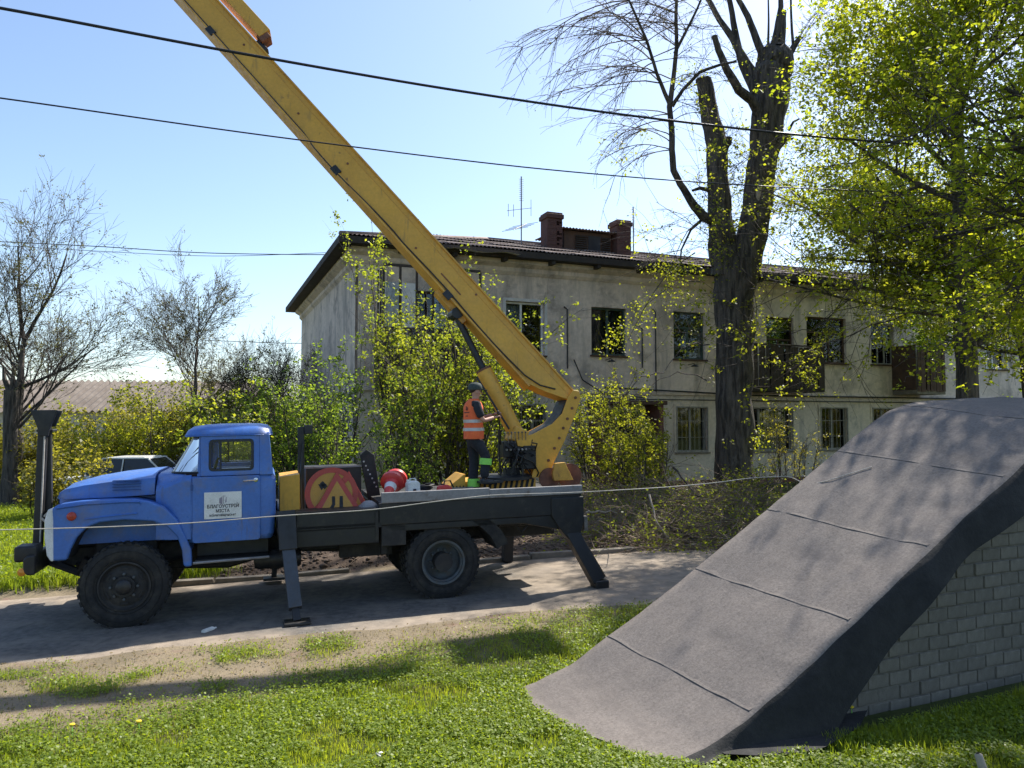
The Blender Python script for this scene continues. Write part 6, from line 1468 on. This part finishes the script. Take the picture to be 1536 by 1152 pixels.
# ------------------------------------------------------------------ brush pile and logs
rnd = np.random.RandomState(90); P = []; R = []; C = []
for i in range(1900):
    u = rnd.rand(); Y = 13.6 + 7.0 * rnd.rand() ** 1.1; px = rnd.uniform(868, 1150 - (Y - 13.6) * 2); x = (px - 768) / F * Y
    if i % 3 == 0: px = rnd.uniform(880, 1080)
    hgt = .8 * (.35 + .65 * vnoise(x, Y, 1.6, 4)) * min(1, (Y - 13.3) / 3.5)
    p = np.array([x, Y, Hs(x, Y) + rnd.rand() * hgt]); a_ = rnd.normal() * .6 + (math.pi if rnd.rand() < .5 else 0); d = np.array([math.cos(a_), math.sin(a_), rnd.uniform(-.15, .45)])
    L_ = rnd.uniform(.5, 1.9); r0 = rnd.choice([.005, .008, .012, .018], p=[.45, .33, .17, .05])
    q, _ = wobble(p, d, L_, 7, rnd, .16, (0, 0, -.5)); q[:, 2] = np.maximum(q[:, 2], H(q[:, 0], q[:, 1]) + .01); P.append(q); R.append(np.linspace(r0, r0 * .35, 8))
    for _k in range(3):
        j = rnd.randint(1, 6); q2, _ = wobble(q[j], (q[j] - q[j - 1]) / .2 + rnd.normal(size=3) * .8, L_ * .35, 4, rnd, .15, (0, 0, -.2)); P.append(q2); R.append(np.linspace(r0 * .5, r0 * .25, 5))
tag(thin_tubes('brush_pile', P, R, 'twig_dead'), 'tangled heap of cut brushwood behind the rear outrigger', 'brushwood', kind='stuff')
C = np.concatenate(P)[rnd.randint(0, 40000, 16000)] + rnd.normal(size=(16000, 3)) * .06; C[:, 2] = np.maximum(C[:, 2], H(C[:, 0], C[:, 1]))
tag(leaves('withered_leaves', C, .06, 'leaf_bush', rs_=rnd), 'small leaves and litter caught in the brushwood', 'leaf litter', kind='stuff')
for i, (a_, m_, b_, r, mat, lab) in enumerate((((975, 742, 14.6), (983, 780, 14.2), (1015, 825, 13.8), .020, 'bark_pale', 'pale bare branch standing out of the brushwood'), ((985, 752, 17), (1010, 756, 17), (1035, 764, 16.9), .07, 'wood_cut', 'short split log with fresh orange wood on the brushwood'),
        ((990, 785, 14.5), (1025, 800, 14.2), (1060, 822, 14.0), .045, 'bark_thin', 'dark straight branch lying at the front of the brushwood'), ((880, 770, 14.4), (900, 768, 14.6), (925, 769, 14.9), .022, 'bark_pale', 'short pale stick near the rear of the lorry'), ((930, 800, 14.3), (980, 812, 14.2), (1040, 838, 13.8), .03, 'bark_thin', 'long brown branch along the lower edge of the brushwood'),
        ((1010, 700, 17.5), (1045, 745, 16.5), (1075, 735, 17.2), .025, 'bark_thin', 'forked branch propped against the poplar'))):
    P_l = np.array([np.array(at(*a_)), np.array(at(*m_)), np.array(at(*b_))]); t = np.linspace(0, 2, 12); Q = np.stack([np.interp(t, [0, 1, 2], P_l[:, k]) for k in range(3)], 1) + rnd.normal(size=(12, 3)) * .012
    tag(thin_tubes('branch', [Q], [np.linspace(r, r * .6, 12)], mat, n=8), lab, 'branch')

# ------------------------------------------------------------------ grass and small plants
def blades(name, n, region, hgt, wd, mat, seed, label, cat='grass', power=1.0, bend=.5):
    rr = np.random.RandomState(seed); x, y = region(rr, n); k = dens(x, y) ** power > rr.rand(len(x)); x, y = x[k], y[k]
    clump = .55 + .9 * fbm(x, y, .35, 31)
    m_ = len(x); h = hgt * rr.uniform(.45, 1.25, m_) * clump; w = wd * rr.uniform(.7, 1.3, m_); a_ = rr.uniform(0, 2 * math.pi, m_); ln = bend * rr.uniform(.1, 1, m_) * h; b_ = a_ + math.pi / 2 + rr.normal(size=m_) * .4
    z = H(x, y) - .005; s_ = np.stack([np.cos(a_), np.sin(a_), a_ * 0], 1) * w[:, None] * .5; l_ = np.stack([np.cos(b_), np.sin(b_), b_ * 0], 1); P0 = np.stack([x, y, z], 1); up = np.array([0, 0, 1.])
    M_ = P0 + l_ * (ln * .3)[:, None] + up * (h * .6)[:, None]; T = P0 + l_ * ln[:, None] + up * h[:, None]
    V = np.stack([P0 - s_, P0 + s_, M_ + s_ * .8, M_ - s_ * .8, T + s_ * .12, T - s_ * .12], 1)
    i = np.arange(m_)[:, None] * 6; Fq = np.concatenate([i + np.array([[0, 1, 2, 3]]), i + np.array([[3, 2, 4, 5]])], 1).reshape(-1, 4)
    tone = np.clip(.5 + (fbm(x, y, .5, 41) - .5) * 1.5 + rr.normal(size=m_) * .2, 0, 1)
    return tag(npmesh(name, V, Fq, mat, rnd=np.repeat(tone, 2)), label, cat, kind='stuff')
def reg_fg(rr, n):
    y = 4.6 + 5.4 * rr.rand(n) ** 1.25; x = rr.uniform(-.74, .78, n) * y; return x, y
def offramp(f):
    def g(rr, n):
        x, y = f(rr, n); dx, dy = x - .102, y - 7.001; t = dx * math.cos(RA) + dy * math.sin(RA); v = dx * math.sin(RA) - dy * math.cos(RA)
        lo = np.interp(v, [-.1, 0, .45, .89, 1.55, 1.9], [.02, 0, -.10, -.04, .12, .5]); k = ~((t > lo) & (v > -.04) & (v < 1.88)) & ~((t > .7) & (t < 2.2) & (v > 1.2) & (v < 1.98)); return x[k], y[k]
    return g
blades('grass', 230000, offramp(reg_fg), .045, .006, 'grass_leaf', 1, 'short spring grass in the foreground')
blades('grass_tufts', 18000, offramp(reg_fg), .085, .006, 'grass_leaf', 2, 'taller tufts standing in the foreground grass', power=2.5)
def reg_bg(rr, n):
    X = rr.uniform(-9, 1.4, n); Y = 2.35 + 12 * rr.rand(n) ** 1.6; return tworld(X, Y)
blades('verge_grass', 120000, reg_bg, .16, .012, 'grass_leaf', 3, 'tall sunny grass on the verge behind the lorry')
def reg_bg2(rr, n):
    X = rr.uniform(1.4, 16, n); Y = 2.4 + 9 * rr.rand(n) ** 1.4; return tworld(X, Y)
blades('verge_grass', 60000, reg_bg2, .10, .010, 'grass_leaf', 4, 'thin grass among the litter behind the kerb on the right')
# low broad-leaved weeds
rr = np.random.RandomState(6); x, y = offramp(reg_fg)(rr, 340000); pz = vnoise(x, y, .35, 14) * .6 + vnoise(x, y, .12, 15) * .4; k = (dens(x, y) * sstep(.22, .52, pz) > rr.rand(len(x))); x, y = x[k], y[k]
V = np.stack([x, y, H(x, y) + rr.uniform(.008, .065, len(x))], 1)
tag(leaves('clover_and_weeds', V, .0235, 'weed_leaf', rs_=rr, aspect=.95, droop=.0, flat=.75), 'carpet of small round weed leaves in the foreground grass', 'weeds', kind='stuff')
rr = np.random.RandomState(16); x, y = reg_bg(rr, 30000); k = dens(x, y) > .5; x, y = x[k], y[k]
tag(leaves('verge_weeds', np.stack([x, y, H(x, y) + rr.uniform(.05, .22, len(x))], 1), .05, 'weed_leaf', rs_=rr, aspect=.7), 'leafy weeds among the tall verge grass', 'weeds', kind='stuff')
def reg_wall(rr, n):
    t = rr.uniform(1.6, 6.5, n); v = 1.9 + np.abs(rr.normal(size=n)) * .25; return .102 + t * math.cos(RA) + v * math.sin(RA), 7.001 + t * math.sin(RA) - v * math.cos(RA)
blades('wall_grass', 9000, reg_wall, .09, .006, 'grass_leaf', 24, 'taller grass standing along the foot of the brick wall', power=.5)
def reg_dry(rr, n):
    X = rr.uniform(-6, 8, n); Y = -1.15 - 3.2 * rr.rand(n); x, y = tworld(X, Y); k = (fbm(x, y, .5, 61) * .6 + vnoise(x, y, .12, 62) * .4) > .50; return x[k], y[k]
blades('dry_grass', 26000, offramp(reg_dry), .035, .004, 'dry_leaf', 25, 'short dry grass stubble over the sandy verge', power=0, bend=1.2)
blades('verge_sprouts', 9000, offramp(reg_dry), .03, .006, 'grass_leaf', 26, 'sparse green sprouts in the sandy verge', power=0, bend=1.0)
# dry litter and pebbles on the sandy verge
rr = np.random.RandomState(17); n = 5000; X = rr.uniform(-4, 8, n); Y = rr.uniform(-3.6, -.9, n); x, y = tworld(X, Y)
tag(leaves('dry_litter', np.stack([x, y, H(x, y) + .006], 1), .028, 'dry_leaf', rs_=rr, flat=.9, droop=0), 'dry leaf crumbs scattered over the sandy verge', 'leaf litter', kind='stuff')
def pebbles(name, X0, X1, Y0, Y1, n, s0, s1, mat, seed, label, cat):
    rr = np.random.RandomState(seed); X = rr.uniform(X0, X1, n); Y = rr.uniform(Y0, Y1, n); x, y = tworld(X, Y); s_ = rr.uniform(s0, s1, n) * rr.uniform(.4, 1, n)
    o = np.array([(1, 0, 0), (0, 1, 0), (-1, 0, 0), (0, -1, 0), (0, 0, .6), (0, 0, -.6)]); f = np.array([(0, 1, 4), (1, 2, 4), (2, 3, 4), (3, 0, 4), (1, 0, 5), (2, 1, 5), (3, 2, 5), (0, 3, 5)])
    V = np.stack([x, y, H(x, y) + s_ * .15], 1)[:, None] + o[None] * s_[:, None, None] * rr.uniform(.6, 1.3, (n, 6, 1)); Fq = (np.arange(n)[:, None, None] * 6 + f[None]).reshape(-1, 3)
    return tag(npmesh(name, V, Fq, mat), label, cat, kind='stuff')
pebbles('gravel', -5, 9, -3.4, 2.1, 3500, .006, .018, 'kerb_conc', 18, 'loose grit and pebbles on the road and sandy verge', 'gravel')
pebbles('soil_clods', .9, 8, 2.45, 5.2, 2600, .02, .07, 'clod', 19, 'dark broken clods of dug soil behind the kerb', 'soil')
rnd = np.random.RandomState(95); P = []; R = []
for i in range(260):
    X, Y = rnd.uniform(1.0, 9), rnd.uniform(2.5, 5.5); x, y = tworld(X, Y); q, _ = wobble((x, y, Hs(x, y) + .03), (rnd.normal(), rnd.normal() * .5, .1), rnd.uniform(.2, .8), 5, rnd, .2, (0, 0, -.2)); q[:, 2] = np.maximum(q[:, 2], H(q[:, 0], q[:, 1]) + .01); P.append(q); R.append(np.linspace(.006, .002, 6))
tag(thin_tubes('fallen_twigs', P, R, 'twig_dead'), 'thin fallen twigs on the dug soil behind the kerb', 'twigs', kind='stuff')
# dandelions
def dandelion(px, py, label):
    r = at(px, py, 6.0); d = (Vector(r) - Vector((0, 0, CH))); k = (0.10 - CH) / d.z; p = Vector((0, 0, CH)) + d * k
    o = empty('dandelion', (p.x, p.y, Hs(p.x, p.y)), label=label, cat='flower', group='dandelions in the grass')
    B().tube([(0, 0, -.02), (.004, 0, .05), (0, 0, .098)], .003, 5).build('stalk', 'leaf_green' if False else 'lime_band', o)
    B().lathe([(0, .09), (.012, .092), (.021, .102), (.019, .108), (.008, .111), (0, .111)], (0, 0, 0), 12, 'z').build('flower_head', 'dandelion', o)
surf('dandelion', (.85, .62, .03), None, 30, .8)
dandelion(1277, 1058, 'yellow dandelion in the shade right of the ramp foot')
dandelion(208, 1085, 'yellow dandelion in the sunny grass at lower left')
dandelion(108, 1092, 'yellow dandelion nearest the left edge of the grass')
q = at(568, 1115, 5.55); pp = empty('paper_scrap', (q.x, q.y, Hs(q.x, q.y) + .05), label='crumpled white paper scrap lying in the foreground grass', cat='litter')
V = np.random.RandomState(3).normal(size=(9, 3)) * (.018, .018, .012); npmesh('paper', V, np.array([(0, 1, 2), (2, 3, 4), (4, 5, 6), (6, 7, 8), (1, 3, 5), (0, 4, 8), (2, 6, 7)]), 'paper', pp)
q = at(1475, 1150, 5.3); sk = empty('broken_stake', (q.x, q.y, -.05), label='short broken wooden stake at the bottom right corner', cat='stake')
thin_tubes('wood', [np.array([(0.05, 0, -.1), (.01, .01, .08), (-.03, .0, .20), (-.035, 0, .215)])], [np.array([.032, .030, .026, .012])], 'bark_pale', sk, 10)
q = at(342, 941, 8.9); bt = empty('plastic_bottle', (*tworld(.95, -.45), 0.035), (0, math.radians(90), 1.2), label='small clear flattened bottle on the shaded road below the cab', cat='bottle')
B().lathe([(0, -.09), (.028, -.09), (.03, -.05), (.03, .05), (.012, .09), (.012, .11), (0, .11)], n=12, axis='z').build('bottle', 'canister', bt, smooth=True)
